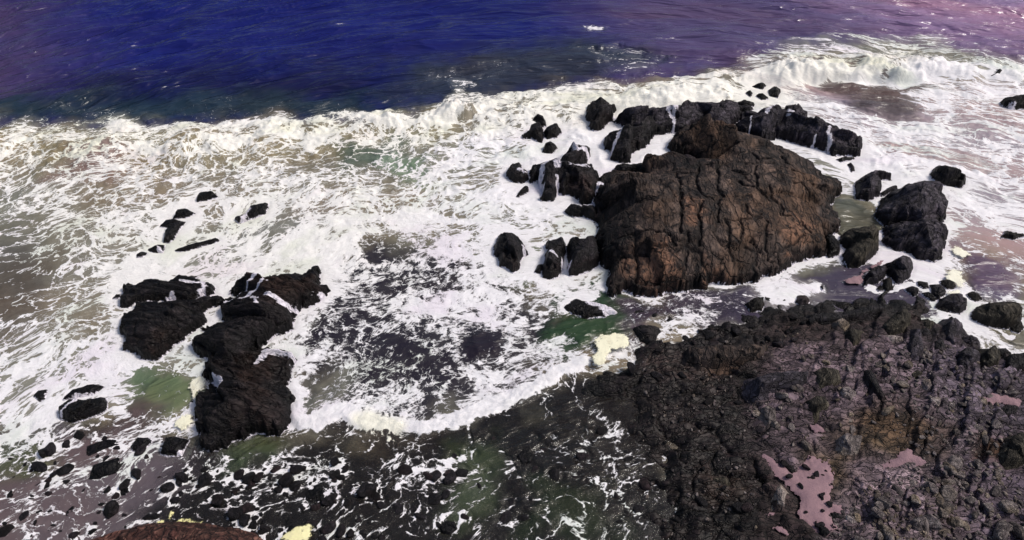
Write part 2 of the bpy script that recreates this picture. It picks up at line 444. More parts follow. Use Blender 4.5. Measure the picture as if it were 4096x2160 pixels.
sandy('large patch', 'T22', [(610, 705), (700, 730), (740, 760), (850, 830), (880, 760), (950, 680), (1010, 730), (1100, 740), (1150, 790), (1150, 900), (1140, 1000), (1130, 1060), (1215, 1100), (1220, 1160), (1130, 1150), (1230, 1290), (1180, 1320), (1080, 1340), (1000, 1290), (910, 1190), (830, 1180), (870, 1050), (810, 970), (780, 920), (690, 880), (640, 790)])
sandy('oval patch', 'T22', [(1500, 800), (1560, 710), (1700, 665), (1760, 710), (1880, 750), (1840, 795), (1700, 800), (1630, 830)])
sandy('small patch', 'T22', [(580, 1135), (650, 1120), (715, 1140), (715, 1195), (640, 1205)])
sandy('corner patch', 'T22', [(670, 1265), (710, 1225), (780, 1265), (855, 1300), (825, 1350), (760, 1325)])
sandy('upper patch', 'T22', [(930, 490), (1010, 465), (1090, 530), (1000, 555)])
sandy('strip', 'Z5', [(510, 1260), (640, 1180), (760, 1110), (970, 1000), (1000, 1050), (880, 1110), (830, 1150), (760, 1190), (725, 1240), (700, 1310), (560, 1290)])
sandy('edge patch', 'T22', [(2240, 280), (2340, 230), (2450, 250), (2560, 300), (2560, 360), (2420, 330), (2320, 330)])

def beds_at(X, Y, t, seed):
    ca, sa = math.cos(t), math.sin(t)
    U, V = X * ca - Y * sa, X * sa + Y * ca
    wu, wv = U + .8 * fbm(X * .4, Y * .4, 9, 3), V + .35 * fbm(X * .5, Y * .5, 10, 3)
    k = wv * .62 + .35 * fbm(U * .12, V * .3, seed + 3, 2)
    saw = k - np.floor(k)                              # each bed rises gently and breaks off towards the shore
    step = (saw - .5) * (.35 + .5 * _hash(np.floor(k), np.floor(wu * .14 + 3.1 * _hash(np.floor(k), np.floor(k), seed)), seed))
    g, a, b, c, ox, oy = worley(wu * .42, wv * 1.0, seed + 10)
    blocks = (a - .5) * .50 + ox * (b - .5) * .7 + oy * (c - .5) * .7 - .30 * sstep(.12, 0, g)
    return .9 * step * sstep(0, .12, saw) + .85 * blocks

def ground_height(X, Y):
    wn = fbm(X * .35, Y * .35, 3, 3)
    z = np.full(X.shape, -4.0)
    for p, h, s in _zl: layer(z, p, h, s, X, Y, .8, wn)
    land = sstep(-.35, .5, z)
    turn = sstep(12, 20, X)                            # the beds swing from level on the near shelf to steep on the right
    flat_, steep_ = beds_at(X, Y, .12, 21), beds_at(X, Y, -.95, 61)
    rough0 = flat_ * (1 - turn) + steep_ * turn
    g2, a2, b2, c2, ox2, oy2 = worley(X * 1.7 + .3 * wn, Y * 1.7, 37)
    small = (a2 - .5) * .28 + ox2 * (b2 - .5) * .5 + oy2 * (c2 - .5) * .5 - .16 * sstep(.16, 0, g2)
    shallow = sstep(-1.2, -.3, z) * (1 - land)
    rough = 1.05 * rough0 + (.26 - .10 * turn) * small + .25 * fbm(X * .9, Y * .9, 5, 4)
    z = z + rough * (.18 + .36 * land + .32 * shallow)
    for p in SAND.values():
        m = near_box(p, X, Y, 1.2)
        if not m.any(): continue
        k = sstep(-.5, .5, sdf(p, X[m], Y[m]) + .25 * wn[m])
        z[m] = z[m] * (1 - k) + (np.minimum(z[m], .45)) * k
    return z

def fan(rows, cols, y_near, half=.86, rings=26):
    """rows of points that widen and spread with distance from the shore, then run on to the horizon"""
    th = np.linspace(math.radians(y_near), math.radians(17.5), rows)
    ys = CAM_H / np.tan(th)
    far = ys[-1] * np.geomspace(1.03, 70, rings)
    near = ys[0] - np.linspace(30, 1.2, 14)
    ys = np.concatenate([near, ys, far])
    u = np.linspace(-half, half, cols)
    side = half * np.geomspace(1.03, 8, 22)
    u = np.concatenate([-side[::-1], u, side])
    s = np.maximum(np.hypot(ys, CAM_H * .62), 20)
    Y = np.repeat(ys[:, None], len(u), 1)
    X = s[:, None] * u[None, :]
    return X, Y

X, Y = fan(560, 980, 66)
sh = X.shape
x, y = X.ravel(), Y.ravel()
z = ground_height(x, y)
wn = fbm(x * .3, y * .3, 41, 4)
tint = np.tile(np.array([.012, .010, .011]), (len(x), 1))
def tl(pts, c, soft=1.0, frame='F', zz=.6): layer(tint, ground(pts, frame, zz), c, soft, x, y, .9, wn)
tl([(-600, 1080), (740, 1080), (1000, 1080), (1000, 1800), (-600, 1800)], (.013, .009, .012), 2)
tl([(1000, 1080), (1400, 980), (1700, 1000), (1700, 1800), (1000, 1800)], (.014, .011, .008), 2)
tl([(1500, 950), (1700, 820), (2350, 760), (2600, 900), (3300, 960), (3300, 1900), (1600, 1900)], (.034, .023, .023), 1)
tl([(1880, 970), (2000, 900), (2200, 830), (2450, 900), (2700, 950), (3300, 1000), (3300, 1900), (2100, 1900), (2100, 1300), (1900, 1120)], (.140, .105, .122), 1.2)
tl([(2280, 880), (2400, 850), (2700, 950), (2700, 1358), (2500, 1358), (2400, 1150)], (.105, .084, .108), 1.5)
tl([(2030, 1130), (2200, 1070), (2400, 1090), (2350, 1140), (2200, 1150), (2130, 1210), (2180, 1260), (2080, 1250)], (.066, .046, .026), 1.2)
tl([(2180, 1050), (2300, 1040), (2400, 1080), (2350, 1110), (2200, 1100)], (.080, .050, .030), 1.0)
tl([(1640, 890), (1760, 880), (1890, 905), (1880, 960), (1760, 970), (1660, 950)], (.085, .060, .050), .6)
tl([(1560, 980), (1780, 960), (1890, 1000), (1880, 1150), (1900, 1250), (1850, 1358), (1600, 1358), (1560, 1200)], (.030, .020, .018), .8)
tl([(1780, 1180), (1880, 1170), (1900, 1230), (1830, 1260), (1780, 1240)], (.070, .045, .032), .5)
tl([(2460, 1110), (2576, 1090), (2576, 1200), (2480, 1190)], (.050, .026, .016), .5)
tl([(2060, 1330), (2200, 1200), (2450, 1200), (2576, 1250), (2600, 1400), (2100, 1400)], (.21, .160, .18), .8)
tl([(2420, 1200), (2600, 1180), (2600, 1420), (2480, 1400)], (.13, .10, .13), .8)
wet = np.clip(sstep(.55, .0, z + .15 * wn), 0, 1)
layer(wet, ground([(1480, 940), (1700, 820), (1900, 800), (1900, 960), (1930, 1120), (1880, 1300), (1900, 1500), (1500, 1500)], 'F', .6), .9, 1.2, x, y, .9, wn)
obj('rocky_shore', mesh_of('rocky_shore', np.stack([x, y, z], 1), grid_faces(*sh), M_SHORE, True, {'tint': tint, 'wet': wet}), kind='structure')

# ------------------------------------------------------------------ the traced rocks (heights in metres above the sea)
ROCKS = []
def rock(name, label, cat, frame, pts, H, mat, near=2.2, far=.75, blocks=1.0, cell=.5, rag=.22, tilt=(0, 0), group=None, zref=0.0, base=0.0, ang=0.3, stretch=1.0, wash=(), wet_to=.9, strata=0.0, wash_all=0.0, wet_shade=(), warm=(), clefts=()):
    ROCKS.append(dict(name=name, label=label, cat=cat, poly=ground(pts, frame, zref), H=H, mat=mat, near=near, far=far, blocks=blocks, cell=cell, rag=rag, group=group, base=base,
                      ang=ang, stretch=stretch, wash=[(ground(l, f, zz), w) for f, l, w, zz in wash], wet_to=wet_to, strata=strata, wash_all=wash_all, tilt=tilt, clefts=[ground(q, f, zz) for f, zz, q in clefts], wet_shade=[ground(q, f, zz) for f, zz, q in wet_shade], warm=[ground(q, f, zz) for f, zz, q in warm]))
RB = 'low sea rock'
# --- the big headland rock and the ledges round it
rock('headland_rock', 'largest rock, a broad brown dome crossed by dark cracks', 'rock', 'S',
     [(2665,590),(2722,530),(2796,509),(2915,541),(2985,555),(3055,580),(3125,604),(3174,621),(3209,646),(3240,670),(3265,705),(3305,715),(3345,723),(3372,765),(3330,800),(3322,835),(3350,870),(3362,920),(3300,950),(3300,1015),(3250,1035),(3167,1056),(3125,1088),(3065,1100),(3030,1130),(2845,1137),(2705,1172),(2600,1187),(2540,1187),(2500,1165),(2446,1182),(2435,1165),(2428,1112),(2432,1077),(2400,1060),(2390,969),(2358,965),(2390,934),(2393,902),(2376,881),(2379,825),(2358,815),(2380,805),(2385,747),(2395,716),(2420,695),(2455,693),(2504,695),(2518,716),(2577,716),(2560,695),(2546,670),(2609,667),(2612,642),(2661,639),(2690,650),(2730,660),(2752,674),(2784,670),(2787,646),(2728,618),(2686,607)],
     2.4, 'BROWN', near=2.0, far=.62, blocks=.55, cell=.30, rag=.3, ang=.25, stretch=.8, tilt=(-.6, .35),
     wash=[('Z1',[(1130,960),(1060,1100),(1020,1240)],.28,.8),('Z1',[(1120,950),(1250,990)],.25,.8)], wet_to=1.0,
     clefts=[('Z2',2.6,[(800,540),(770,640),(800,800),(790,960),(830,1110)]),('Z2',2.6,[(560,720),(540,960),(600,1080),(790,1170)]),('Z2',2.4,[(1040,940),(1240,1000),(1430,1110)]),('Z2',2.2,[(1380,980),(1400,1100),(1500,1170),(1530,1270)]),('Z2',2.4,[(1190,600),(1270,670),(1390,660)]),('Z2',2.0,[(1500,680),(1560,740),(1700,800),(1800,830)]),('Z2',2.4,[(1210,740),(1230,900),(1240,1000)]),('Z2',2.0,[(1650,960),(1760,940),(1870,1050)]),
             ('Z4',2.0,[(320,-300),(330,0),(345,220),(330,500)]),('Z4',2.0,[(570,100),(540,300),(580,560)]),('Z4',2.2,[(780,-200),(790,60),(770,290)]),('Z4',2.0,[(1100,90),(1120,190),(1200,225),(1290,160)]),('Z4',1.8,[(1040,290),(1040,520)]),('Z4',1.8,[(840,310),(1060,300),(1280,240)]),('Z4',1.7,[(860,320),(910,600),(960,680)]),('Z4',1.7,[(1340,280),(1330,450),(1360,600),(1480,560),(1640,470),(1800,400)]),('Z4',1.4,[(1480,580),(1500,660),(1620,775)]),('Z4',1.8,[(-560,440),(-300,480),(0,500),(150,545),(300,600)]),('Z4',1.6,[(-500,660),(0,680),(280,690),(380,640),(540,660),(660,770),(830,830),(1000,860),(1300,905)]),('Z4',1.6,[(1100,560),(1190,580),(1300,540)]),('Z4',1.4,[(1220,600),(1230,740),(1310,870)]),('Z4',1.7,[(1740,240),(1800,320),(1850,360)]),('Z4',2.0,[(1500,40),(1560,150),(1640,160)]),('Z4',1.0,[(60,1000),(120,1090),(300,1090)]),('Z4',1.0,[(380,640),(390,880),(330,1000)]),('Z4',1.5,[(-160,520),(-160,800),(-120,1000)])],
     wet_shade=[('Z3',1.5,[(1300,0),(1560,-100),(1720,100),(1560,300),(1700,430),(1660,600),(1560,700),(1640,900),(1760,1000),(1800,1120),(1400,1250),(1250,600),(1300,300)]),('Z2',2.5,[(150,500),(400,400),(640,480),(760,620),(700,760),(560,860),(380,700),(150,640)])],  # left flank wet and shaded; shadow of the back hollow painted dark
     warm=[('Z3',1.0,[(1690,830),(1850,740),(2150,760),(2350,900),(2300,1010),(1900,1020),(1760,940)]),('Z4',2.2,[(380,60),(540,40),(600,300),(480,360),(400,200)]),('Z4',1.6,[(1480,420),(1650,200),(1800,220),(1760,420),(1600,520)]),('Z4',1.2,[(650,800),(800,770),(860,870),(760,920)])])
rock('rock_ledge', 'long dark ledge left of the brown dome, streaked with running white water', 'rock ledge', 'Z1',
     [(345,900),(370,855),(500,850),(610,800),(690,750),(780,720),(755,680),(790,640),(930,630),(1020,625),(1020,690),(990,760),(930,830),(1020,810),(1070,850),(1060,910),(1130,920),(1130,960),(1100,1050),(1080,1250),(940,1245),(880,1180),(800,1130),(720,1150),(680,1080),(660,1150),(620,1180),(590,1205),(470,1205),(480,1150),(455,1040),(430,980),(350,1005)],
     1.5, 'BLACK', near=2.5, far=.5, blocks=.8, cell=.6, rag=.2, ang=.5,
     wash=[('Z1',[(540,840),(480,920),(440,990),(470,1040)],.32,.5),('Z1',[(720,790),(660,870),(640,900)],.3,.7),('Z1',[(1000,790),(880,870),(820,890)],.32,.8),('Z1',[(650,1000),(670,1090),(690,1150)],.18,.5),('Z1',[(840,640),(880,690),(1000,660)],.3,.5)])
rock('rock_ledge', 'dark slanting ledge between the brown dome and the upper sea ridge, foam on both sides', 'rock ledge', 'Z1',
     [(1165,570),(1190,490),(1280,440),(1400,420),(1530,410),(1600,370),(1700,350),(1850,400),(1950,430),(1760,460),(1690,520),(1720,560),(1600,630),(1560,620),(1500,700),(1470,760),(1370,770),(1265,740),(1270,650),(1250,620),(1200,620)],
     1.5, 'BLACK', near=2.5, far=.45, blocks=.8, cell=.6, ang=.5, wash=[('Z1',[(1390,470),(1320,550),(1260,600),(1255,650)],.22,.7),('Z1',[(1500,420),(1560,400)],.2,.6)])
rock('rock_ridge', 'long purple black ridge behind the brown dome, its foot meeting it', 'rock ridge', 'Z2',
     [(-420,300),(-350,240),(-290,210),(-150,180),(-20,190),(60,180),(150,175),(245,150),(370,145),(560,130),(720,140),(850,150),(960,140),(1080,150),(1190,160),(1160,205),(1040,215),(1010,300),(940,370),(940,465),(830,430),(700,410),(560,365),(390,430),(260,440),(70,430),(-100,420),(-230,410),(-300,370)],
     1.7, 'PURPLE', near=1.4, far=.4, blocks=1.0, cell=.55, ang=.1, stretch=.7, wash=[('Z2',[(290,170),(260,240),(290,310),(350,370)],.26,1.0),('Z2',[(180,190),(240,250)],.25,.9),('Z2',[(560,365),(680,410)],.16,.6)], wet_to=1.2)
rock('rock_ridge', 'right hand half of the ridge, a tapering black slab pointing into the surf', 'rock ridge', 'Z2',
     [(960,360),(1020,290),(1030,225),(1150,210),(1340,225),(1350,180),(1500,185),(1640,170),(1740,200),(1810,270),(1780,310),(1970,320),(2030,350),(2150,410),(2180,460),(2300,490),(2400,520),(2430,580),(2370,690),(2330,700),(2110,695),(1900,600),(1820,600),(1700,560),(1420,480),(1410,510),(1330,545),(1250,545),(1120,490),(970,465)],
     1.7, 'PURPLE', near=2.2, far=.36, blocks=1.0, cell=.55, ang=-.3, stretch=.7, wash=[('Z2',[(1340,190),(1350,290),(1300,330)],.25,.8),('Z2',[(1560,340),(1700,290),(1780,300)],.3,.6),('Z2',[(2050,430),(2000,480),(2060,560)],.22,.6),('Z2',[(1135,360),(1128,480)],.1,.5),('Z2',[(1880,540),(1870,600)],.15,.4)], wet_to=1.2)
rock('sea_rock', 'flat oval slab off the back of the purple black ridge', 'rock', 'Z2', [(940,125),(1020,92),(1100,88),(1190,102),(1195,132),(1090,138),(990,138)], .6, 'BLACK', cell=.8)
rock('sea_rock', 'thin sliver of black rock at the back edge of the long ridge', 'rock', 'Z2', [(670,130),(740,103),(800,105),(855,125),(840,148),(730,140)], .5, 'BLACK', cell=.8)
rock('rock_block', 'smooth dark block in the foamy gap beside the cracked dome', 'rock', 'Z1',
     [(1310,840),(1330,815),(1540,830),(1580,822),(1740,830),(1770,900),(1710,960),(1650,950),(1590,930),(1560,880),(1400,900),(1340,885)], .9, 'BLACK', blocks=.5, cell=.5)
rock('boulder', 'pale grey rounded boulder in the dark hollow of the brown dome', 'boulder', 'Z1', [(2090,700),(2160,690),(2250,760),(2240,830),(2160,842),(2110,780)], .9, 'STONE', blocks=.3, cell=.8)
rock('sea_rock', 'tall black rock alone in white foam left of the long ridge', 'rock', 'Z1',
     [(965,230),(1000,150),(1030,120),(1100,120),(1210,150),(1330,165),(1335,190),(1290,220),(1315,280),(1230,340),(1130,410),(1070,415),(1010,360),(1020,310),(975,260)], 2.0, 'BLACK', cell=.7, wash=[('Z1',[(1300,215),(1330,290)],.2,.3)])
rock('sea_rock', 'squarish black rock, upper of the three touching rocks in the surf', 'rock', 'Z1', [(360,300),(400,240),(510,265),(525,360),(470,365),(440,330),(360,320)], 1.1, 'BLACK', cell=.9)
rock('sea_rock', 'lumpy black rock, left of the three touching rocks in the surf', 'rock', 'Z1', [(260,500),(258,460),(315,455),(320,410),(380,365),(450,365),(500,400),(500,470),(475,540),(400,520),(370,490)], 1.0, 'BLACK', cell=.9)
rock('sea_rock', 'pointed black rock, right of the three touching rocks in the surf', 'rock', 'Z1', [(500,420),(570,375),(640,340),(680,380),(705,430),(640,490),(540,500),(505,470)], 1.0, 'BLACK', cell=.9)
rock('sea_rock', 'round black rock in foam just above the streaked ledge', 'rock', 'Z1', [(490,600),(530,560),(580,545),(640,590),(660,610),(600,670),(490,650)], .9, 'BLACK', cell=.9)
rock('sea_rock', 'dark cleft rock capped with foam off the left tip of the streaked ledge', 'rock', 'Z1', [(70,890),(110,830),(180,795),(250,795),(240,870),(320,890),(330,970),(250,1010),(150,995),(80,940)], 1.0, 'BLACK', cell=.8, wash=[('Z1',[(250,830),(230,880),(310,880)],.25,.5)])
rock('sea_rock', 'small tooth of black rock below the cleft rock in foam', 'rock', 'Z1', [(185,1160),(230,1100),(270,1050),(325,1045),(325,1100),(210,1168)], .7, 'BLACK', cell=1)
rock('sea_rock', 'low dripping black rock under the streaked ledge, against the dome', 'rock', 'Z3', [(1030,190),(1080,140),(1130,120),(1200,160),(1370,135),(1385,300),(1300,270),(1240,240),(1130,260),(1060,230)], .9, 'BLACK', cell=.8, wash=[('Z3',[(1230,150),(1350,120)],.2,.4)])
rock('boulder', 'big angular dark boulder standing alone in white foam, flat top tilted', 'boulder', 'Z3',
     [(208,690),(215,590),(240,560),(265,465),(440,463),(520,510),(560,560),(605,680),(560,705),(520,760),(510,830),(430,890),(380,850),(280,810),(270,710)], 2.0, 'BLACK', near=1.6, far=.5, blocks=.55, cell=.45, rag=.1, ang=.2, wash=[('Z3',[(545,560),(590,650)],.14,.6)])
rock('rock_block', 'narrow dark block left of a thin white waterfall by the dome', 'rock', 'Z3', [(790,560),(1030,550),(1050,650),(1020,700),(1015,850),(950,930),(860,965),(780,940),(768,860),(800,700),(840,640)], 1.6, 'BLACK', blocks=.5, cell=.5, rag=.12, wash=[('Z3',[(1020,660),(1010,760),(1020,880)],.16,.8),('Z3',[(860,640),(930,670)],.2,.8)])
rock('rock_block', 'wide smooth block right of a thin white waterfall by the dome', 'rock', 'Z3', [(1040,580),(1280,570),(1390,535),(1410,600),(1430,760),(1390,830),(1270,890),(1080,925),(1055,830),(1080,760),(1050,700)], 1.8, 'BLACK', blocks=.4, cell=.4, rag=.1, wash=[('Z3',[(1070,740),(1040,840),(1035,900)],.16,.6)])
rock('sea_rock', 'little black rock at the foot of the narrow waterfall block', 'rock', 'Z3', [(675,885),(720,800),(775,795),(775,860),(740,895)], .6, 'BLACK', cell=1)
rock('sea_rock', 'awash dark hump ringed by green water at the cove mouth', 'rock', 'T11', [(1690,960),(1760,900),(1880,920),(2000,950),(2070,1000),(1980,1035),(1850,1040),(1740,1010)], .55, 'BLACK', far=.4, near=.8, blocks=.5, cell=.5, wash=[('T11',[(1880,920),(1980,950),(2060,1000)],.5,.2)])
# --- right-hand cluster
rock('boulder', 'great domed dark boulder, highest of the right hand cluster beside the tide pool', 'boulder', 'Z5',
     [(870,440),(930,330),(1000,290),(1130,230),(1240,195),(1300,178),(1400,165),(1500,190),(1580,240),(1610,320),(1670,420),(1620,490),(1680,530),(1630,610),(1500,670),(1350,690),(1200,650),(1080,640),(960,650),(900,600),(855,520)], 3.2, 'PURPLE', near=1.6, far=.6, blocks=.8, cell=.5, rag=.25)
rock('boulder', 'broken lower shoulder of rock under the great domed boulder', 'boulder', 'Z5',
     [(980,660),(1100,620),(1350,640),(1560,640),(1650,670),(1675,740),(1645,850),(1690,880),(1625,930),(1625,1010),(1560,1055),(1440,1045),(1340,1030),(1290,960),(1150,930),(1040,880),(960,850),(960,740)], 1.9, 'PURPLE', near=1.5, far=.7, blocks=1.3, cell=.8, rag=.25)
rock('boulder', 'fissured dark boulder in foam above the tide pool', 'boulder', 'Z5', [(620,160),(680,105),(770,60),(880,45),(1050,85),(1050,122),(870,105),(880,150),(920,160),(935,230),(905,310),(830,335),(770,352),(640,330),(628,260)], 1.6, 'PURPLE', near=1.9, blocks=.8, cell=.7, rag=.12)
rock('sea_rock', 'small grey rock tucked in foam behind the great domed boulder', 'rock', 'Z5', [(930,265),(1000,212),(1080,192),(1115,212),(1010,270),(930,305)], .7, 'PURPLE', cell=1)
rock('boulder', 'ochre ridged boulder at the lower rim of the tide pool', 'boulder', 'Z5', [(455,760),(560,690),(640,715),(760,700),(875,705),(905,800),(890,920),(830,1010),(740,1085),(650,1112),(540,1122),(510,1040),(480,980),(530,900),(450,840)], 1.7, 'OCHRE', near=1.7, blocks=.7, cell=.7, rag=.12)
rock('boulder', 'nearly black boulder wedged between the brown dome and the ochre boulder', 'boulder', 'Z5', [(243,795),(310,760),(400,790),(460,900),(440,980),(370,1002),(310,1005),(290,900)], 1.1, 'BLACK', near=1.8, blocks=.6, cell=.8)
rock('boulder', 'reddish dark boulder leaning against pink sand strip', 'boulder', 'Z5', [(735,1210),(800,1150),(960,1130),(1005,1170),(960,1250),(890,1290),(725,1335)], 1.0, 'PURPLE', near=1.6, blocks=.5, cell=.8)
rock('boulder', 'smooth grey slab boulder under the broken shoulder of rock', 'boulder', 'Z5', [(950,1090),(1100,1040),(1250,1070),(1300,1130),(1275,1200),(1170,1310),(1090,1310),(1010,1210)], 1.1, 'PURPLE', near=1.4, blocks=.4, cell=.6)
rock('boulder', 'brownish rounded boulder at the lowest tip of the right hand cluster', 'boulder', 'Z7', [(745,230),(830,180),(880,260),(875,350),(800,382),(740,340)], .8, 'OCHRE', near=1.6, blocks=.4, cell=.9)
rock('sea_rock', 'little dark stone under the reddish boulder by the channel', 'rock', 'Z7', [(665,340),(700,300),(750,310),(760,370),(690,372)], .5, 'BLACK', cell=1)
# --- rocks of the right-hand surf
rock('sea_rock', 'oblong black rock in white foam right of the cluster', 'rock', 'Z5', [(1490,40),(1540,-20),(1640,-22),(1720,30),(1800,60),(1890,110),(1902,170),(1850,207),(1720,180),(1600,165),(1530,110)], 1.2, 'BLACK', cell=.7)
rock('sea_rock', 'dark rock with white washing round it near the right edge of the surf', 'rock', 'Z5', [(2300,780),(2350,695),(2410,740),(2540,740),(2572,765),(2440,795),(2380,780)], .8, 'BLACK', cell=.8, wash=[('Z5',[(2300,800),(2400,790)],.3,.2)])
rock('sea_rock', 'dark pointed rock at the outer end of the breaking wave', 'rock', 'T20', [(2285,600),(2340,545),(2390,537),(2410,575),(2335,600)], 1.0, 'BLACK', cell=.7, wash=[('T20',[(2300,590),(2390,580)],.25,.3)])
rock('sea_rock', 'bluish black rock cut by the right border of the photo, in pale wash', 'rock', 'T20', [(2385,770),(2440,762),(2500,745),(2560,760),(2640,790),(2600,822),(2480,824),(2410,800)], 1.0, 'BLACK', cell=.7, wash=[('T20',[(2400,790),(2500,800)],.35,.3)])
for pts, lab in (([(520,655),(580,633),(625,645),(600,672)], 'small black rock, highest of four awash in front of the breaking wave'),
                 ([(640,682),(700,655),(735,690),(715,738),(660,722)], 'wet black rock, rightmost of four awash in front of the breaking wave'),
                 ([(545,722),(600,708),(645,745),(595,752)], 'flat black rock, lowest of four awash in front of the breaking wave'),
                 ([(470,700),(500,685),(527,702),(510,732)], 'tiny black rock, leftmost of four awash in front of the breaking wave')):
    rock('sea_rock', lab, 'rock', 'T20', pts, .6, 'BLACK', cell=.9)
rock('sea_rock', 'sliver of dark rock in foam off the tapering ridge tip', 'rock', 'T20', [(1155,1203),(1200,1188),(1290,1195),(1240,1212),(1195,1222)], .4, 'BLACK', cell=.9)
rock('sea_rock', 'brownish stone half sunk in foam between ridge tip and fissured boulder', 'rock', 'T20', [(1243,1240),(1265,1228),(1290,1260),(1295,1290),(1270,1295)], .4, 'PURPLE', cell=1)
# --- channel rocks
for pts, h, mt, lab in (
    ([(1180,245),(1330,258),(1345,330),(1270,335),(1200,295)], .7, 'BLACK', 'flat topped dark rock among white eddies below the cluster'),
    ([(1030,340),(1110,308),(1210,350),(1205,400),(1150,435),(1060,380)], .7, 'PURPLE', 'rounded dark rock with a white collar in the channel'),
    ([(1360,290),(1480,287),(1565,370),(1540,425),(1470,475),(1380,420),(1360,350)], .9, 'PURPLE', 'bulky dark rock left of the cream foam pool'),
    ([(1240,395),(1340,380),(1400,430),(1460,480),(1390,500),(1290,440)], .5, 'BLACK', 'low dark rock at the lower left of the bulky rock beside the cream foam'),
    ([(1480,240),(1560,218),(1680,265),(1690,330),(1580,345),(1500,290)], .7, 'OCHRE', 'greenish dark rock touching the cream foam pool'),
    ([(1415,590),(1480,480),(1600,448),(1720,458),(1825,525),(1825,610),(1740,665),(1640,645),(1520,600)], 1.2, 'PURPLE', 'large two toned boulder right below the cream foam pool'),
    ([(1825,412),(1900,373),(1990,418),(2035,470),(1950,503),(1880,472)], .8, 'OCHRE', 'oval dark rock alone in the purple water'),
    ([(1885,640),(1960,572),(2140,550),(2300,540),(2420,560),(2520,680),(2545,740),(2480,830),(2360,862),(2250,852),(2100,820),(1980,775),(1895,725)], 1.7, 'OCHRE', 'very large low brown rock near the right border, foam stream on its left'),
    ([(2370,825),(2420,758),(2530,758),(2580,850),(2510,915),(2420,892)], .9, 'OCHRE', 'dark lump joined to the lower right of the large low brown rock'),
    ([(1600,720),(1640,698),(1672,730),(1660,768),(1615,760)], .4, 'BLACK', 'small dark stone at the head of the foam stream')):
    rock('channel_rock', lab, 'rock', 'Z7', pts, h, mt, near=1.6, far=.6, blocks=.6, cell=.8, rag=.12, wet_to=.6)
rock('boulder', 'speckled round boulder alone in the foamy channel below the dome', 'boulder', 'Z4', [(1660,1215),(1690,1150),(1780,1155),(1828,1215),(1800,1265),(1710,1268)], .9, 'STONE', blocks=.3, cell=.9, rag=.06)
rock('boulder', 'dark brown boulder at the near bank of the channel', 'boulder', 'Z4', [(1090,1250),(1160,1190),(1260,1180),(1305,1250),(1280,1330),(1150,1340)], .9, 'OCHRE', blocks=.5, cell=.8)
rock('sea_rock', 'little upright dark stone in the flecked channel', 'rock', 'Z4', [(1950,1040),(1975,1025),(1990,1080),(1965,1095)], .4, 'BLACK', cell=1)
# --- left-hand reef
rock('reef_slab', 'upper left slab of the black reef, straight back edge against white water', 'reef', 'Z6',
     [(205,460),(238,340),(235,250),(300,235),(330,252),(480,188),(720,195),(830,155),(990,143),(1060,200),(1140,215),(1195,240),(1185,330),(1000,380),(900,410),(740,410),(620,390),(480,400),(360,420),(330,452)], 0.7, 'REEF', near=1.8, far=.5, blocks=.7, cell=.55, ang=-.25, stretch=.45, strata=.12,
     wash=[('Z6',[(340,430),(480,390),(640,375),(730,320)],.22,.5),('Z6',[(1090,235),(1020,300),(985,370)],.28,.5),('Z6',[(830,175),(900,190),(1060,200)],.2,.5)])
rock('reef_slab', 'lower left slab of the black reef with a rusty brown face', 'reef', 'Z6',
     [(220,570),(360,490),(375,440),(500,418),(740,418),(960,405),(1100,380),(1250,380),(1262,430),(1190,450),(1080,490),(1060,560),(1110,600),(1010,660),(950,720),(840,800),(750,880),(700,940),(560,1000),(420,990),(330,910),(320,870),(270,885),(255,780),(230,740),(240,640)], 1.05, 'REEF', near=1.6, far=.5, blocks=.7, cell=.5, ang=-.25, stretch=.45, strata=.16, rag=.25,
     wash=[('Z6',[(1180,450),(1250,430)],.16,.6)])
rock('reef_slab', 'right half of the black reef, running down to the near water', 'reef', 'S',
     [(889,1217),(905,1197),(963,1194),(925,1165),(940,1145),(975,1128),(1060,1116),(1138,1108),(1211,1104),(1246,1081),(1277,1073),(1277,1139),(1308,1159),(1304,1178),(1254,1217),(1200,1236),(1180,1260),(1176,1298),(1176,1318),(1099,1349),(1044,1384),(1025,1415),(1072,1411),(1149,1411),(1188,1438),(1172,1469),(1157,1508),(1150,1546),(1177,1588),(1167,1652),(1151,1705),(1113,1737),(1007,1737),(928,1769),(848,1801),(806,1779),(800,1737),(790,1694),(780,1652),(780,1610),(795,1567),(843,1567),(832,1530),(811,1504),(815,1497),(831,1438),(788,1415),(772,1380),(788,1353),(819,1341),(817,1318),(897,1298),(895,1273)], 1.4, 'REEF', near=1.7, far=.5, blocks=.8, cell=.45, ang=-.25, stretch=.45, strata=.2, rag=.28,
     wash=[('Z6',[(1200,330),(1320,360),(1480,330),(1700,270),(1900,170)],.17,.9),('Z6',[(1340,290),(1450,270),(1650,210)],.14,.9),('Z6',[(1180,330),(1240,270),(1300,240)],.2,.8),('Z6',[(1560,370),(1650,420),(1630,490)],.22,.8),('Z6',[(1730,440),(1900,470),(2040,440),(2330,330)],.24,.6),('Z6',[(1600,1000),(1700,900),(1930,900),(2040,1010)],.25,.8),('Z6',[(2010,1060),(2090,1120)],.4,.4),('T02',[(1560,150),(1690,200),(1640,250)],.16,.6)])
rock('reef_spike', 'leaning black fin at the right end of the reef', 'reef', 'Z6', [(2085,170),(2140,110),(2190,75),(2262,55),(2262,140),(2240,240),(2150,240),(2080,235)], 1.2, 'REEF', near=1.4, far=.42, blocks=.6, cell=.9)
rock('reef_slab', 'low flat tongue of reef at its far right, foam streaming over it', 'reef', 'Z6', [(2100,250),(2250,240),(2340,280),(2335,330),(2270,400),(2120,470),(2050,440),(2040,350)], .6, 'REEF', near=1.0, far=.4, blocks=.6, cell=.8, wash=[('Z6',[(2060,370),(2200,340),(2330,320)],.25,.3)])
rock('sea_rock', 'small dark stone off the left tip of the reef', 'rock', 'Z6', [(130,372),(170,325),(212,328),(190,372)], .45, 'BLACK', cell=1)
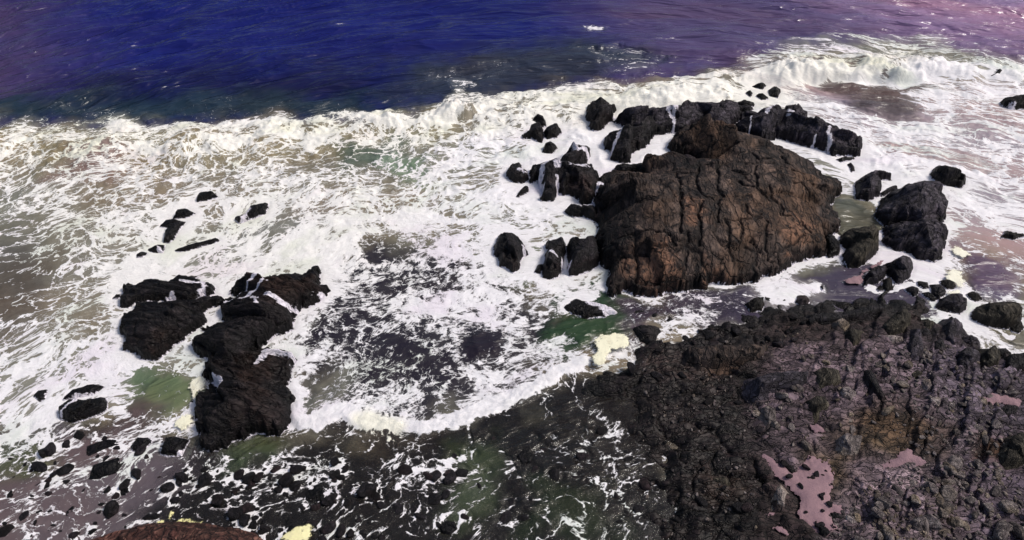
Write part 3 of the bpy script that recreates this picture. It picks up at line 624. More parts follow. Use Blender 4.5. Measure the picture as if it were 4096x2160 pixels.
for pts, h, lab, ws in (
    ([(1488,160),(1490,122),(1515,106),(1630,103),(1640,130),(1560,152)], .6, 'square dark rock, farthest of the group above the reef', ()),
    ([(1305,292),(1340,240),(1410,223),(1475,250),(1410,282)], .5, 'dark rock with a white apron, middle of the group above the reef', ()),
    ([(1230,472),(1240,400),(1280,350),(1340,330),(1400,312),(1340,390),(1310,445),(1270,474)], .7, 'tall narrow black rock in the group above the reef', ()),
    ([(1205,352),(1250,303),(1340,300),(1385,318),(1270,358)], .4, 'flat grey rock lying against the tall narrow black rock', ()),
    ([(1765,292),(1850,270),(1885,208),(2035,172),(2005,250),(1900,292),(1800,328)], .7, 'long slanting dark rock standing apart right of the group above the reef', [('T01',[(1880,215),(1830,270),(1800,300)],.25,.4)]),
    ([(1325,532),(1450,485),(1580,455),(1640,440),(1660,455),(1480,515),(1340,540)], .35, 'thin low line of rock just behind the reef, half covered by foam', [('T01',[(1480,500),(1640,460)],.2,.2)]),
    ([(1030,562),(1070,540),(1115,550),(1065,582),(1030,582)], .4, 'smallest dark rock, leftmost of the group above the reef', ()),
    ([(1120,525),(1190,490),(1245,490),(1225,545),(1150,542)], .4, 'brown streaked rock under the tall narrow black rock', [('T01',[(1190,500),(1230,540)],.2,.3)])):
    rock('sea_rock', lab, 'rock', 'T01', pts, h, 'BLACK', far=.4, near=1.6, blocks=.6, cell=.8, wash=ws)
# --- near left
for pts, h, lab, ws in (
    ([(440,380),(540,305),(680,320),(800,283),(812,360),(770,402),(640,452),(560,472),(455,445)], .9, 'large black slab with foam on its upper edge, in the near left wash', [('T02',[(450,370),(560,295)],.15,.6)]),
    ([(470,300),(550,225),(740,183),(785,200),(700,258),(560,285)], .5, 'dark purple slab awash directly above the large black slab', [('T02',[(560,270),(760,240)],.3,.3)]),
    ([(252,272),(290,230),(355,223),(335,290),(300,312)], .5, 'hooded dark rock with water pouring round it in the left wash', [('T02',[(340,235),(330,300)],.15,.3)]),
    ([(1210,705),(1250,600),(1330,578),(1425,602),(1370,720),(1260,725)], .5, 'dark rock laced with foam below the yellow scum beside the reef', [('T02',[(1220,700),(1300,720),(1400,640)],.12,.3)]),
    ([(985,650),(1040,590),(1120,585),(1150,610),(1080,680),(1000,685)], .4, 'jagged dark rock left of the laced rock below the reef', ())):
    rock('sea_rock', lab, 'rock', 'T02', pts, h, 'BLACK', far=.5, near=1.3, blocks=.6, cell=.8, rag=.12, wash=ws, wet_to=2)
for pts, lab in (
    ([(600,602),(640,560),(720,568),(725,610),(650,632)], 'oval dark stone under the large black slab'),
    ([(635,745),(650,640),(800,590),(890,590),(925,640),(770,685),(655,742)], 'broad dark stone barely awash in the left shallows'),
    ([(645,920),(700,780),(900,720),(960,760),(880,860),(740,905)], 'wide brown stone below the surface in the left shallows'),
    ([(755,940),(805,903),(880,920),(888,962),(820,972)], 'left one of three dark pebbly stones in a row on the near left'),
    ([(895,960),(990,943),(1025,970),(982,1022),(900,1032)], 'middle one of three dark pebbly stones in a row, squarish'),
    ([(1028,942),(1090,880),(1135,888),(1125,932),(1060,962)], 'right one of three dark pebbly stones in a row, slanting'),
    ([(483,1185),(490,1140),(540,1090),(633,1083),(680,1130),(600,1142),(520,1190)], 'long dark stone with greenish water at its left, near left shallows'),
    ([(980,1130),(995,1095),(1050,1068),(1098,1090),(1092,1142),(1010,1155)], 'round black stone above the yellow scum by the red cliff'),
    ([(200,965),(290,890),(365,878),(335,940),(250,978)], 'slanting purple stone near the left border'),
    ([(833,1320),(860,1250),(962,1233),(975,1290),(880,1325)], 'big dark stone touching the red cliff top'),
    ([(300,1345),(360,1270),(425,1262),(405,1320),(340,1358)], 'dark stone at the bottom border, far left'),
    ([(105,1255),(160,1200),(215,1188),(155,1275)], 'thin dark stone in the lower left corner'),
    ([(650,1090),(700,1018),(725,1030),(690,1085)], 'narrow upright dark stone in the left shallows'),
    ([(1468,775),(1490,705),(1530,718),(1512,795)], 'upright black stone in the gap below the reef foot'),
    ([(1630,1030),(1700,1010),(1755,1030),(1720,1085),(1650,1070)], 'reddish brown stone among many near the yellow scum'),
    ([(1765,1090),(1800,1050),(1900,1045),(1860,1100),(1790,1115)], 'reddish wedge stone right of the reddish brown stone'),
    ([(1955,1200),(2000,1150),(2060,1165),(2030,1230),(1960,1250)], 'brown stone above the lower yellow scum'),
    ([(1500,1000),(1560,980),(1580,1030),(1530,1050),(1490,1035)], 'dark stone in lacy foam left of the reddish brown stone'),
    ([(2300,960),(2400,920),(2490,930),(2470,1080),(2380,1100),(2290,1060)], 'large black stone group in the central shallows'),
    ([(2130,1190),(2190,1160),(2250,1220),(2240,1300),(2160,1290)], 'dark stone just right of the lower yellow scum'),
    ([(1360,1090),(1400,1040),(1450,1050),(1440,1090),(1390,1110)], 'small reddish stone in lacy foam above the yellow scum')):
    rock('shallows_stone', lab, 'stone', 'T02', pts, .42, 'WETSTONE', far=.6, near=1.0, blocks=.3, cell=.7, rag=.07, wet_to=2, base=-.08)
rock('shallows_stone', 'black hole-like stone ringed by foam at the bottom middle', 'stone', 'T12', [(745,1260),(780,1215),(850,1220),(870,1270),(820,1310),(760,1300)], .35, 'WETSTONE', far=.6, near=1.0, blocks=.3, cell=.7, rag=.07, wet_to=2)
rock('shallows_stone', 'small black stone below foam at centre of the near water', 'stone', 'T12', [(1325,720),(1370,680),(1440,720),(1430,770),(1360,780)], .35, 'WETSTONE', far=.6, near=1.0, blocks=.3, cell=.7, rag=.07, wet_to=2)
# --- shore blocks
for fr, pts, h, mt, lab in (
    ('Z7', [(685,890),(790,790),(900,720),(1010,690),(1085,780),(1075,860),(1000,930),(950,965),(900,995),(800,1005),(715,960)], 1.1, 'OCHRE', 'ribbed ochre boulder on the dark upper shore'),
    ('Z7', [(95,790),(180,728),(260,758),(325,830),(300,880),(240,935),(130,855)], .9, 'STONE', 'grey diamond shaped block on the upper shore'),
    ('Z7', [(640,1008),(800,1015),(965,1035),(975,1100),(830,1105),(700,1085)], .5, 'STONE', 'long flat grey slab under the ribbed ochre boulder'),
    ('Z7', [(215,965),(320,930),(465,955),(410,1060),(330,1145),(270,1070)], .6, 'OCHRE', 'pale olive block left of the long flat slab'),
    ('Z7', [(1255,785),(1330,738),(1405,800),(1392,885),(1280,885)], .7, 'OCHRE', 'two sided dark and brown stone in a purple puddle'),
    ('Z7', [(1490,960),(1520,850),(1620,760),(1690,810),(1765,880),(1700,960),(1640,1020),(1665,1150),(1600,1135),(1500,1045)], .9, 'PURPLE', 'dark upright ridge beside the foam stream'),
    ('Z7', [(1735,935),(1840,908),(1995,960),(2003,1035),(1900,1062),(1780,1005)], .8, 'PURPLE', 'smooth oval dark boulder right of the foam stream'),
    ('Z7', [(1995,995),(2080,978),(2175,1080),(2100,1115),(2020,1045)], .6, 'BLACK', 'dark wedge rock at the edge of the foam stream'),
    ('Z7', [(1365,1105),(1470,1075),(1510,1180),(1465,1250),(1385,1205)], .8, 'BLACK', 'round blackish boulder by the shallow lilac pool'),
    ('Z7', [(2235,1130),(2330,1088),(2425,1160),(2425,1215),(2300,1225),(2240,1185)], .7, 'BLACK', 'greenish black rock by milky water at the right border'),
    ('Z7', [(1635,1290),(1700,1200),(1850,1215),(1960,1230),(1930,1330),(1800,1420),(1680,1400)], .9, 'PURPLE', 'dark split boulder below the lilac pool'),
    ('Z7', [(1990,1200),(2100,1120),(2215,1128),(2260,1250),(2230,1360),(2080,1420),(1970,1330)], 1.0, 'OCHRE', 'brown streaked boulder right of the dark split boulder'),
    ('Z7', [(2290,1250),(2420,1215),(2600,1180),(2650,1400),(2400,1480),(2270,1380)], 1.0, 'BLACK', 'black ledge cut by the right border below the milky water'),
    ('Z7', [(1065,1130),(1110,1070),(1180,1080),(1190,1180),(1160,1260),(1090,1260)], .6, 'OCHRE', 'narrow layered ochre stone near the round blackish boulder'),
    ('Z7', [(1185,940),(1290,920),(1330,1000),(1290,1030),(1200,1010)], .5, 'BLACK', 'dark stone below the purple puddle'),
    ('T22', [(1340,110),(1400,105),(1470,230),(1520,330),(1480,350),(1420,290),(1360,200)], 1.0, 'BLACK', 'narrow black fin of rock standing in the upper shore slabs'),
    ('T22', [(590,360),(640,332),(700,370),(705,430),(650,468),(605,430)], .8, 'STONE', 'grey oval boulder on dark ground in the middle of the shore'),
    ('T22', [(1150,600),(1200,560),(1300,570),(1370,560),(1340,660),(1270,700),(1190,690)], .8, 'STONE', 'dark grey lump on brown weed above the large sand patch'),
    ('T22', [(515,170),(600,140),(750,120),(940,110),(930,190),(850,240),(700,250),(560,290),(520,240)], .8, 'PURPLE', 'square jointed slab on the upper middle shore'),
    ('T22', [(1160,240),(1230,220),(1300,265),(1260,330),(1190,310)], .5, 'STONE', 'pale rounded stone capped with white below the rusty outcrop'),
    ('T22', [(910,330),(1000,280),(1080,320),(1090,380),(1000,410),(930,380)], .6, 'OCHRE', 'olive ribbed hump on the middle of the upper shore'),
    ('T22', [(960,120),(1020,90),(1160,100),(1180,190),(1100,230),(1000,220)], .7, 'OCHRE', 'rusty white flecked outcrop on the upper shore'),
    ('T22', [(690,950),(740,945),(780,1000),(760,1105),(710,1090),(695,1020)], .7, 'STONE', 'tan upright block left of the large pink sand patch'),
    ('T22', [(765,760),(830,765),(850,830),(825,845),(785,800)], .5, 'WETSTONE', 'dark leaning stone on the top of the large pink sand patch'),
    ('T22', [(690,760),(718,755),(712,805),(692,800)], .3, 'WETSTONE', 'dark small stone on pink sand, upper left in the patch'),
    ('T22', [(230,850),(330,830),(370,880),(330,930),(240,910)], .6, 'OCHRE', 'orange brown block on the black middle shore'),
    ('T22', [(1240,1090),(1310,1085),(1350,1120),(1340,1155),(1280,1160)], .6, 'STONE', 'light grey block at the right foot of the large pink sand patch'),
    ('T22', [(1235,1160),(1310,1160),(1320,1215),(1280,1225),(1240,1195)], .5, 'STONE', 'grey block just below the light grey block by the sand'),
    ('T22', [(1125,1135),(1160,1130),(1220,1165),(1210,1190),(1140,1175)], .3, 'WETSTONE', 'dark plank shaped stone at the lower edge of the large sand patch'),
    ('T22', [(1880,1005),(1920,995),(1975,1050),(1985,1090),(1950,1120),(1900,1080)], .6, 'STONE', 'tilted pale stone with a sharp ridge in the lower right rubble'),
    ('T22', [(1710,1210),(1760,1180),(1830,1170),(1865,1230),(1855,1295),(1780,1300),(1725,1270)], .8, 'STONE', 'largest pale block of the lower right rubble, peaked top'),
    ('T22', [(2010,1180),(2090,1175),(2125,1210),(2125,1260),(2060,1255),(2020,1225)], .6, 'STONE', 'boxy pale ochre block in the lower right rubble'),
    ('T22', [(1930,1260),(1970,1245),(2030,1265),(2035,1310),(1970,1325),(1935,1295)], .5, 'STONE', 'light flat topped stone below the boxy pale ochre block'),
    ('T22', [(1710,110),(1760,80),(1830,110),(1800,140),(1730,135)], .5, 'OCHRE', 'ochre diamond stone high on the right shore'),
    ('T22', [(1435,40),(1470,25),(1515,45),(1500,85),(1450,80)], .4, 'STONE', 'grey round stone high on the right shore'),
    ('T22', [(1790,165),(1850,170),(1870,230),(1830,240),(1795,210)], .5, 'STONE', 'greenish grey stone below the ochre diamond stone'),
    ('T22', [(2120,905),(2160,900),(2195,950),(2190,985),(2150,960)], .4, 'STONE', 'pointed grey stone on the right rubble slope'),
    ('T22', [(2370,700),(2420,590),(2500,555),(2650,550),(2650,780),(2500,800),(2400,790)], .9, 'OCHRE', 'rusty weed covered rock at the right border, lower half'),
    ('T22', [(2390,360),(2450,330),(2530,340),(2520,400),(2440,415)], .5, 'BLACK', 'black stone in the lilac gravel at the right border'),
    ('T21', [(1640,1330),(1700,1180),(1760,1200),(1780,1330),(1740,1400),(1670,1400)], .7, 'PURPLE', 'upright dark slab near the ribbed stones on the right shore'),
    ('T21', [(0,1310),(250,1290),(520,1270),(640,1290),(600,1400),(380,1440),(120,1450),(0,1420)], .9, 'BROWN', 'low brown cracked slab at the seaward edge of the dark shore'),
    ('T21', [(930,1020),(1250,990),(1480,930),(1580,950),(1540,1000),(1330,1060),(1100,1090),(940,1080)], .5, 'BLACK', 'long black ledge along the near bank of the channel')):
    rock('shore_boulder' if h > .55 else 'shore_stone', lab, 'boulder' if h > .55 else 'stone', fr, pts, h, mt, near=1.6, far=.7, blocks=.55, cell=.8, rag=.07, zref=.75 if fr == 'T22' else .4, base=None, wet_to=-9)
# --- the cliff below the camera
rock('cliff_top', 'red brown rounded cliff top at the bottom border, cracked and dry', 'cliff', 'T02',
     [(720,1375),(790,1350),(900,1310),(1040,1282),(1150,1268),(1280,1262),(1450,1285),(1650,1318),(1790,1352),(1900,1420),(1950,1600),(1850,1900),(1000,1900),(600,1700),(560,1450)], 1.0, 'RED', near=1.5, far=1.3, blocks=.35, cell=.4, rag=.06, zref=1.6, base=1.6, wet_to=-9)

MATS = dict(BLACK=M_BLACK, REEF=M_REEF, BROWN=M_BROWN, PURPLE=M_PURPLE, OCHRE=M_OCHRE, RED=M_RED, STONE=M_STONE, WETSTONE=M_WETSTONE)

def blur(a, k):
    for _ in range(2):
        for ax in (0, 1):
            p = np.pad(a, [(k + 1, k) if q == ax else (0, 0) for q in (0, 1)], mode='edge')
            c = np.cumsum(p, ax)
            n = a.shape[ax]
            a = (np.take(c, np.arange(2 * k + 1, 2 * k + 1 + n), ax) - np.take(c, np.arange(n), ax)) / (2 * k + 1)
    return a

def build_rock(i, r):
    p = r['poly']
    c = p.mean(0)
    size = p.max(0) - p.min(0)
    dist = math.hypot(c[1], CAM_H)
    depth = .9 if r['base'] is not None else .5
    pad = depth / 1.1 + .25
    step = max(.026, .00078 * dist, math.sqrt(max(size[0] * size[1], .01)) / 330)
    gx = np.arange(p[:, 0].min() - pad, p[:, 0].max() + pad, step)
    gy = np.arange(p[:, 1].min() - pad, p[:, 1].max() + pad, step)
    X, Y = np.meshgrid(gx, gy)
    seed = 100 + i * 13
    span = math.sqrt(size[0] * size[1])
    rag = r['rag'] * min(1.0, span / 4)
    s0 = sdf(p, X, Y)
    wn = fbm(X * 1.1, Y * 1.1, seed, 4)
    s = s0 + rag * (wn + .35 * fbm(X * 4, Y * 4, seed + 3, 3)) * np.exp(-np.maximum(s0, 0) / (.25 + rag))
    gy_, gx_ = np.gradient(s0, step)
    face = sstep(-.5, .6, gy_)                       # towards the shore the rock drops steeply, seaward it slopes
    far = min(r['far'], .82 * CAM_H / max(c[1], 8))
    slope = far * (1 - face) + r['near'] * face
    H = min(r['H'], .55 * span)
    ins = np.maximum(s, 0)
    HL = H * np.clip(1 + r['tilt'][0] * (X - c[0]) / size[0] * 2 + r['tilt'][1] * (Y - c[1]) / size[1] * 2, .15, 2)
    h = HL * (1 - np.exp(-slope * ins / HL * 1.5))
    # broken blocks, each tilted its own way, with clefts between
    ca, sa = math.cos(r['ang']), math.sin(r['ang'])
    U, V = (X * ca + Y * sa) * r['stretch'], (-X * sa + Y * ca)
    cs = r['cell']
    wu, wv = U * cs + .25 * fbm(U * cs, V * cs, seed + 5, 3), V * cs + .25 * fbm(U * cs + 9, V * cs, seed + 6, 3)
    g, a, b, e, ox, oy = worley(wu, wv, seed + 1)
    am = r['blocks'] * min(H, 1.8)
    big = (a - .5) * .50 + ox * (b - .5) * .6 + oy * (e - .5) * .6 - .30 * sstep(.06, 0, g)
    g2, a2, b2, e2, ox2, oy2 = worley(wu * 2.9, wv * 2.9, seed + 2)
    sm = (a2 - .5) * .20 + ox2 * (b2 - .5) * .30 + oy2 * (e2 - .5) * .30 - .20 * sstep(.09, 0, g2)
    rise = np.clip(h / max(H, .01), 0, 1)
    # flat broken faces: every block is a plane laid through the rock's form at its own centre
    hb = blur(np.where(s > 0, h, 0), max(1, int(.30 / step)))
    hy, hx = np.gradient(hb, step)
    hx, hy = np.clip(hx, -.8, .8), np.clip(hy, -.8, .8)
    def faces_of(fx, fy, k, keep):
        du, dv = fx / k / r['stretch'], fy / k
        dx, dy = du * ca - dv * sa, du * sa + dv * ca
        ii = np.clip(((Y - dy - gy[0]) / step).astype(int), 0, len(gy) - 1)
        jj = np.clip(((X - dx - gx[0]) / step).astype(int), 0, len(gx) - 1)
        fc = np.maximum(hb[ii, jj], .05) + keep * (hx[ii, jj] * dx + hy[ii, jj] * dy)
        return np.clip(fc, h - .38 * HL, np.minimum(h + .24 * HL, HL * 1.12))
    wgt = sstep(0, min(.5, .15 * span), ins)
    h = h + wgt * (.78 * (faces_of(ox, oy, cs, .9) - h) + .20 * (faces_of(ox2, oy2, cs * 2.9, .7) - h))
    h = h + am * rise * (.40 * big + .36 * sm) + rise * min(H, 1) * .07 * fbm(X * 1.6, Y * 1.6, seed + 8, 4) + .010 * fbm(X * 9, Y * 9, seed + 9, 3)
    if r['strata']:
        t = V * 2.6 + .5 * fbm(U * .8, V * .8, seed + 11, 3)
        h = h + r['strata'] * rise * (np.abs((t % 1) - .5) * 2 - .5 + .5 * ((t * .37) % 1))
    cleft = np.zeros_like(h)
    for ln in r['clefts']:
        d, _ = line_dist(ln, X + .16 * fbm(X * 1.3, Y * 1.3, seed + 30, 4), Y + .16 * fbm(X * 1.3 + 9, Y * 1.3, seed + 31, 4))
        w = .085 + .05 * fbm(X * .8, Y * .8, seed + 32, 2)
        cleft = np.maximum(cleft, np.exp(-(d / np.maximum(w, .04)) ** 2))
    h = h - .26 * cleft * rise
    if r['mat'] != 'WETSTONE': h = h + min(.22, .25 * H) * sstep(0, .22, ins)     # a small upright lip all round
    h = np.where(s > 0, np.maximum(h, .02 + .4 * slope * ins * np.exp(-ins * 2)), 1.15 * s)
    if r['base'] is None:
        base = float(np.percentile(ground_height(X[s0 > 0], Y[s0 > 0]), 55)) - .02
    else: base = r['base']
    zz = np.maximum(h, -depth) + base
    wet = sstep(r['wet_to'], r['wet_to'] * .35, zz + .25 * wn) if r['wet_to'] > 0 else np.zeros_like(zz)
    wash = np.zeros_like(zz)
    for ln, w in r['wash']:
        d, _ = line_dist(ln, X + .12 * fbm(X * 1.6, Y * 1.6, seed + 20, 3), Y + .12 * fbm(X * 1.6 + 5, Y * 1.6, seed + 21, 3))
        wash = np.maximum(wash, 1.0 * np.exp(-(d / (w * .85)) ** 2))
    if r['base'] == 0.0 and r['mat'] != 'WETSTONE':
        wash = np.maximum(wash, .7 * np.exp(-np.maximum(zz, 0) / .07) * (zz > -.3))
    warm = np.zeros_like(zz)
    for q in r['wet_shade']: wet = np.maximum(wet, .92 * sstep(-.8, .5, sdf(q, X, Y) + .9 * wn))  # surf wetness and painted shade darken the stone through one mask
    for q in r['warm']: warm = np.maximum(warm, sstep(-.5, .6, sdf(q, X, Y) + .6 * wn))
    keep = (zz > base - depth * .98)
    faces = grid_faces(*X.shape)
    faces = faces[keep.ravel()[faces].any(1)]
    used = np.unique(faces)
    remap = np.full(X.size, -1); remap[used] = np.arange(len(used))
    zb = base if r['base'] is not None else base
    vs = np.stack([X.ravel() - c[0], Y.ravel() - c[1], zz.ravel() - zb], 1)[used]
    r['obj'] = obj(r['name'], mesh_of(r['name'], vs, remap[faces], MATS[r['mat']], True, {'wet': wet.ravel()[used], 'wash': wash.ravel()[used], 'warm': warm.ravel()[used], 'cleft': (.95 * cleft).ravel()[used]}),
                   (c[0], c[1], zb), r['label'], r['cat'], r['group'])
for i, r in enumerate(ROCKS): build_rock(i, r)

# ------------------------------------------------------------------ sand lying in the hollows of the shore
X0 = {}
for key, p in SAND.items():
    st = .06
    gx = np.arange(p[:, 0].min() - .5, p[:, 0].max() + .5, st); gy = np.arange(p[:, 1].min() - .5, p[:, 1].max() + .5, st)
    X, Y = np.meshgrid(gx, gy)
    s = sdf(p, X, Y) + .22 * fbm(X * 1.2, Y * 1.2, 71, 4) + .10 * fbm(X * 5, Y * 5, 72, 3)
    lvl = .06 if key == 'strip' else .52
    zz = lvl + .16 * sstep(-.35, .6, s) - .5 * sstep(.0, -.4, s) + .03 * fbm(X * .8, Y * .8, 73, 3)
    f = grid_faces(*X.shape); f = f[(s.ravel()[f] > -.38).any(1)]
    used = np.unique(f); remap = np.full(X.size, -1); remap[used] = np.arange(len(used))
    obj('sand', mesh_of('sand', np.stack([X.ravel(), Y.ravel(), zz.ravel()], 1)[used], remap[f], M_SAND, True, {'thin': sstep(.30, -.12, s).ravel()[used]}), kind='stuff')

# ------------------------------------------------------------------ loose stones
def ico(sub):
    import bmesh
    bm = bmesh.new(); bmesh.ops.create_icosphere(bm, subdivisions=sub, radius=1)
    v = np.array([q.co[:] for q in bm.verts]); f = np.array([[q.index for q in t.verts] for t in bm.faces]); bm.free()
    return v, f
def chipped(sub, seed, planes=11, flat=(1.0, .8, .6)):
    rng = np.random.default_rng(seed)
    v, f = ico(sub)
    n = rng.normal(size=(planes, 3)); n /= np.linalg.norm(n, axis=1)[:, None]
    off = rng.uniform(.55, .85, planes)
    v = v * 1.0
    for k in range(planes):
        d = v @ n[k]
        m = d > off[k]
        v[m] -= np.outer(d[m] - off[k], n[k])
    v *= 1 + .05 * fbm(v[:, 0] * 2 + v[:, 2], v[:, 1] * 2 - v[:, 2], seed, 3)[:, None]
    return v * np.array(flat), f
rng = np.random.default_rng(7)
SHAPES = [chipped(3, 300 + k, 9 + k % 5, (1, .62 + .07 * (k % 5), .45 + .06 * (k % 4))) for k in range(10)]
ST = [mesh_of('shore_stone', v, f, M_STONE, False) for v, f in SHAPES]
WS = [mesh_of('shallows_stone', v, f, M_WETSTONE, True) for v, f in SHAPES]
def inside(p, n):
    out = []
    lo, hi = p.min(0), p.max(0)
    while len(out) < n:
        q = lo + rng.random((n * 3, 2)) * (hi - lo)
        out += list(q[sdf(p, q[:, 0], q[:, 1]) > 0])
    return np.array(out[:n])
rock_boxes = [r for r in ROCKS if r['base'] is None or r['base'] == 0.0]
def off_rocks(q, pad=0.0):
    k = np.ones(len(q), bool)
    for r in ROCKS:
        k &= sdf(r['poly'], q[:, 0], q[:, 1]) < -pad
    return k
STONE_AT = []
SCUM_AT = [ground(q, 'T02', .2) for q in ([(1120, 1270), (1180, 1205), (1240, 1215), (1270, 1245), (1340, 1215), (1450, 1190), (1520, 1220), (1540, 1260), (1620, 1280), (1600, 1310), (1450, 1300), (1280, 1275)], [(1255, 1175), (1300, 1120), (1320, 1140), (1300, 1200), (1265, 1215)], [(2090, 1350), (2150, 1300), (2230, 1250), (2330, 1230), (2380, 1260), (2340, 1358), (2200, 1400)])]
def strew(meshes, name, poly, n, lo, hi, label, cat, group, sink=.3, level=None, spare_sand=False):
    q = inside(poly, n * 3)
    k = off_rocks(q)
    if spare_sand:
        for p in SAND.values(): k &= sdf(p, q[:, 0], q[:, 1]) < -.05
    for p in SCUM_AT: k &= sdf(p, q[:, 0], q[:, 1]) < .0
    q = q[k][:n]
    gz = ground_height(q[:, 0].copy(), q[:, 1].copy()) if level is None else np.full(len(q), level)
    for (a, b), g in zip(q, gz):
        s = lo * (hi / lo) ** (rng.random() ** 2.3)
        if level is not None and level < .3: STONE_AT.append((a, b, s * .85))
        o = obj(name, meshes[rng.integers(len(meshes))], (a, b, g + s * .42 * (1 - sink * 2)), label, cat, group)
        o.scale = (s, s * rng.uniform(.8, 1.1), s * rng.uniform(.85, 1.2))
        o.rotation_euler = (rng.uniform(-.35, .35), rng.uniform(-.35, .35), rng.uniform(0, 6.28))
RUB = ground([(2060, 1330), (2120, 1260), (2230, 1190), (2330, 1190), (2440, 1130), (2576, 1200), (2640, 1440), (2050, 1440)], 'F', 1.0)
strew(ST, 'shore_stone', RUB, 105, .16, .62, 'loose grey stone lying in the rubble of the lower right corner', 'stone', 'loose stones in the lower right rubble', .25, None, True)
strew(ST, 'shore_stone', ground([(2180, 890), (2450, 860), (2576, 960), (2576, 1150), (2400, 1120), (2300, 1000)], 'F', 1.2), 65, .14, .42, 'loose grey stone on the sloping right shore under the lilac pool', 'stone', 'loose stones on the right shore slope', .25)
strew(ST, 'shore_stone', ground([(1880, 930), (2080, 860), (2250, 900), (2250, 1060), (2050, 1120), (1920, 1080)], 'F', 1.2), 30, .14, .40, 'loose grey stone among the jointed slabs of the upper shore', 'stone', 'loose stones among the upper slabs', .3)
strew(WS, 'shore_stone', ground([(1780, 790), (2050, 800), (2060, 850), (1900, 900), (1750, 890), (1700, 830)], 'F', .5), 28, .18, .48, 'dark angular stone on the near bank of the channel', 'stone', 'dark stones on the channel bank', .25)
strew(WS, 'shallows_stone', ground([(400, 1180), (620, 1180), (860, 1150), (960, 1230), (960, 1380), (620, 1380), (500, 1270), (400, 1290)], 'F'), 150, .12, .50, 'dark rounded stone in lacy foam right of the red cliff top', 'stone', 'dark stones in the near shallows', .2, -.05)
strew(WS, 'shallows_stone', ground([(20, 1130), (250, 1080), (420, 1150), (420, 1300), (400, 1340), (0, 1360)], 'F'), 62, .14, .50, 'dark rounded stone in purple shallows left of the red cliff top', 'stone', 'dark stones in the left shallows', .22, -.08)
strew(WS, 'shallows_stone', ground([(960, 1130), (1200, 1110), (1500, 1040), (1620, 1100), (1640, 1350), (1000, 1350)], 'F'), 70, .12, .46, 'dark stone barely awash in the greenish near water of the bottom centre', 'stone', 'dark stones awash in the bottom centre', .3, -.10)
strew(WS, 'shore_stone', ground([(1580, 900), (1800, 850), (1880, 960), (1880, 1340), (1660, 1340), (1600, 1050)], 'F', .6), 45, .12, .46, 'dark wet stone on the black shelf left of the pink sand', 'stone', 'dark stones on the black shelf', .25)
strew(WS, 'sand_stone', SAND['large patch'], 24, .07, .26, 'small dark stone lying on the large pink sand patch', 'stone', 'small dark stones on pink sand', .3, .68)
# chips and pebbles too many to count
def rubble(name, poly_list, mat, sink):
    vs, fs, base = [], [], 0
    small = [chipped(2, 400 + k, 8, (1, .75, .55)) for k in range(8)]
    for p, n, lo, hi in poly_list:
        q = inside(p, n)
        gz = ground_height(q[:, 0].copy(), q[:, 1].copy())
        for (a, b), g in zip(q, gz):
            v, f = small[rng.integers(8)]
            s = lo * (hi / lo) ** (rng.random() ** 2)
            t = rng.uniform(0, 6.28); c_, s_ = math.cos(t), math.sin(t)
            w = np.stack([v[:, 0] * c_ - v[:, 1] * s_, v[:, 0] * s_ + v[:, 1] * c_, v[:, 2]], 1) * s
            vs.append(w + (a, b, g + s * sink)); fs.append(f + base); base += len(v)
    obj(name, mesh_of(name, np.concatenate(vs), np.concatenate(fs), mat, False), kind='stuff')
rubble('gravel', [(RUB, 700, .05, .16), (ground([(2180, 880), (2450, 860), (2600, 960), (2600, 1200), (2300, 1200), (2230, 1000)], 'F', 1.0), 500, .05, .16),
                  (ground([(1620, 880), (2000, 830), (2150, 900), (2080, 1100), (1950, 1140), (1900, 1340), (1640, 1340), (1600, 1000)], 'F', .9), 250, .05, .14),
                  (SAND['large patch'], 160, .03, .07), (SAND['oval patch'], 60, .03, .07)], M_STONE, .15)

# ------------------------------------------------------------------ the sea
X, Y = fan(700, 1150, 65)
sh = X.shape
x, y = X.ravel(), Y.ravel()
wn = fbm(x * .28, y * .28, 51, 5)
wn2 = fbm(x * 1.1, y * 1.1, 52, 4)
N = len(x)
foam, cream, clear, torn = np.zeros(N), np.zeros(N), np.zeros(N), np.zeros(N)
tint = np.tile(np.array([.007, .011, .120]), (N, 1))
G = lambda pts, f='F': ground(pts, f)
def fl(pts, v, soft, wob=1.0, frame='F'): layer(foam, G(pts, frame), v, soft, x, y, wob, wn)
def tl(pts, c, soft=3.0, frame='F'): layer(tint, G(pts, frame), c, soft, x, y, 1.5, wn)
def cl(pts, v, soft=2.0): layer(cream, G(pts), v, soft, x, y, 1.0, wn)
def kl(pts, v, soft=1.0): layer(clear, G(pts), v, soft, x, y, .5, wn)
# water colour by zone, with the offshore purple cast and sky reflection painted in
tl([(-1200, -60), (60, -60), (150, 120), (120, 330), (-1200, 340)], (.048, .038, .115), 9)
tl([(1500, -60), (1900, -60), (3800, -60), (3800, 300), (2000, 200), (1550, 200)], (.078, .060, .150), 9)  # outer fringe of the mauve sky reflection, painted as water colour
tl([(1980, -60), (3800, -60), (3800, 220), (2350, 110)], (.26, .175, .33), 9)  # bright pinkish sky reflection painted into the water colour
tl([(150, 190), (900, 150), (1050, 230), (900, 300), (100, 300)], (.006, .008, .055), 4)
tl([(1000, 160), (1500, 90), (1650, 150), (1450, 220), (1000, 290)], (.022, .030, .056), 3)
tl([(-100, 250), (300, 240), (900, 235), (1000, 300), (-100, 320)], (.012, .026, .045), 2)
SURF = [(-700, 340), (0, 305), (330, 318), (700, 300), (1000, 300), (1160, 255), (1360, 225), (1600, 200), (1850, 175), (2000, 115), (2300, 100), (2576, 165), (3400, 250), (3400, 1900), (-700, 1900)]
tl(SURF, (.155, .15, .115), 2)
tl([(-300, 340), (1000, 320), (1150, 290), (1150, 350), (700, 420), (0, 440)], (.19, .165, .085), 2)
tl([(180, 370), (330, 380), (280, 460), (120, 450)], (.16, .085, .075), 1.5)
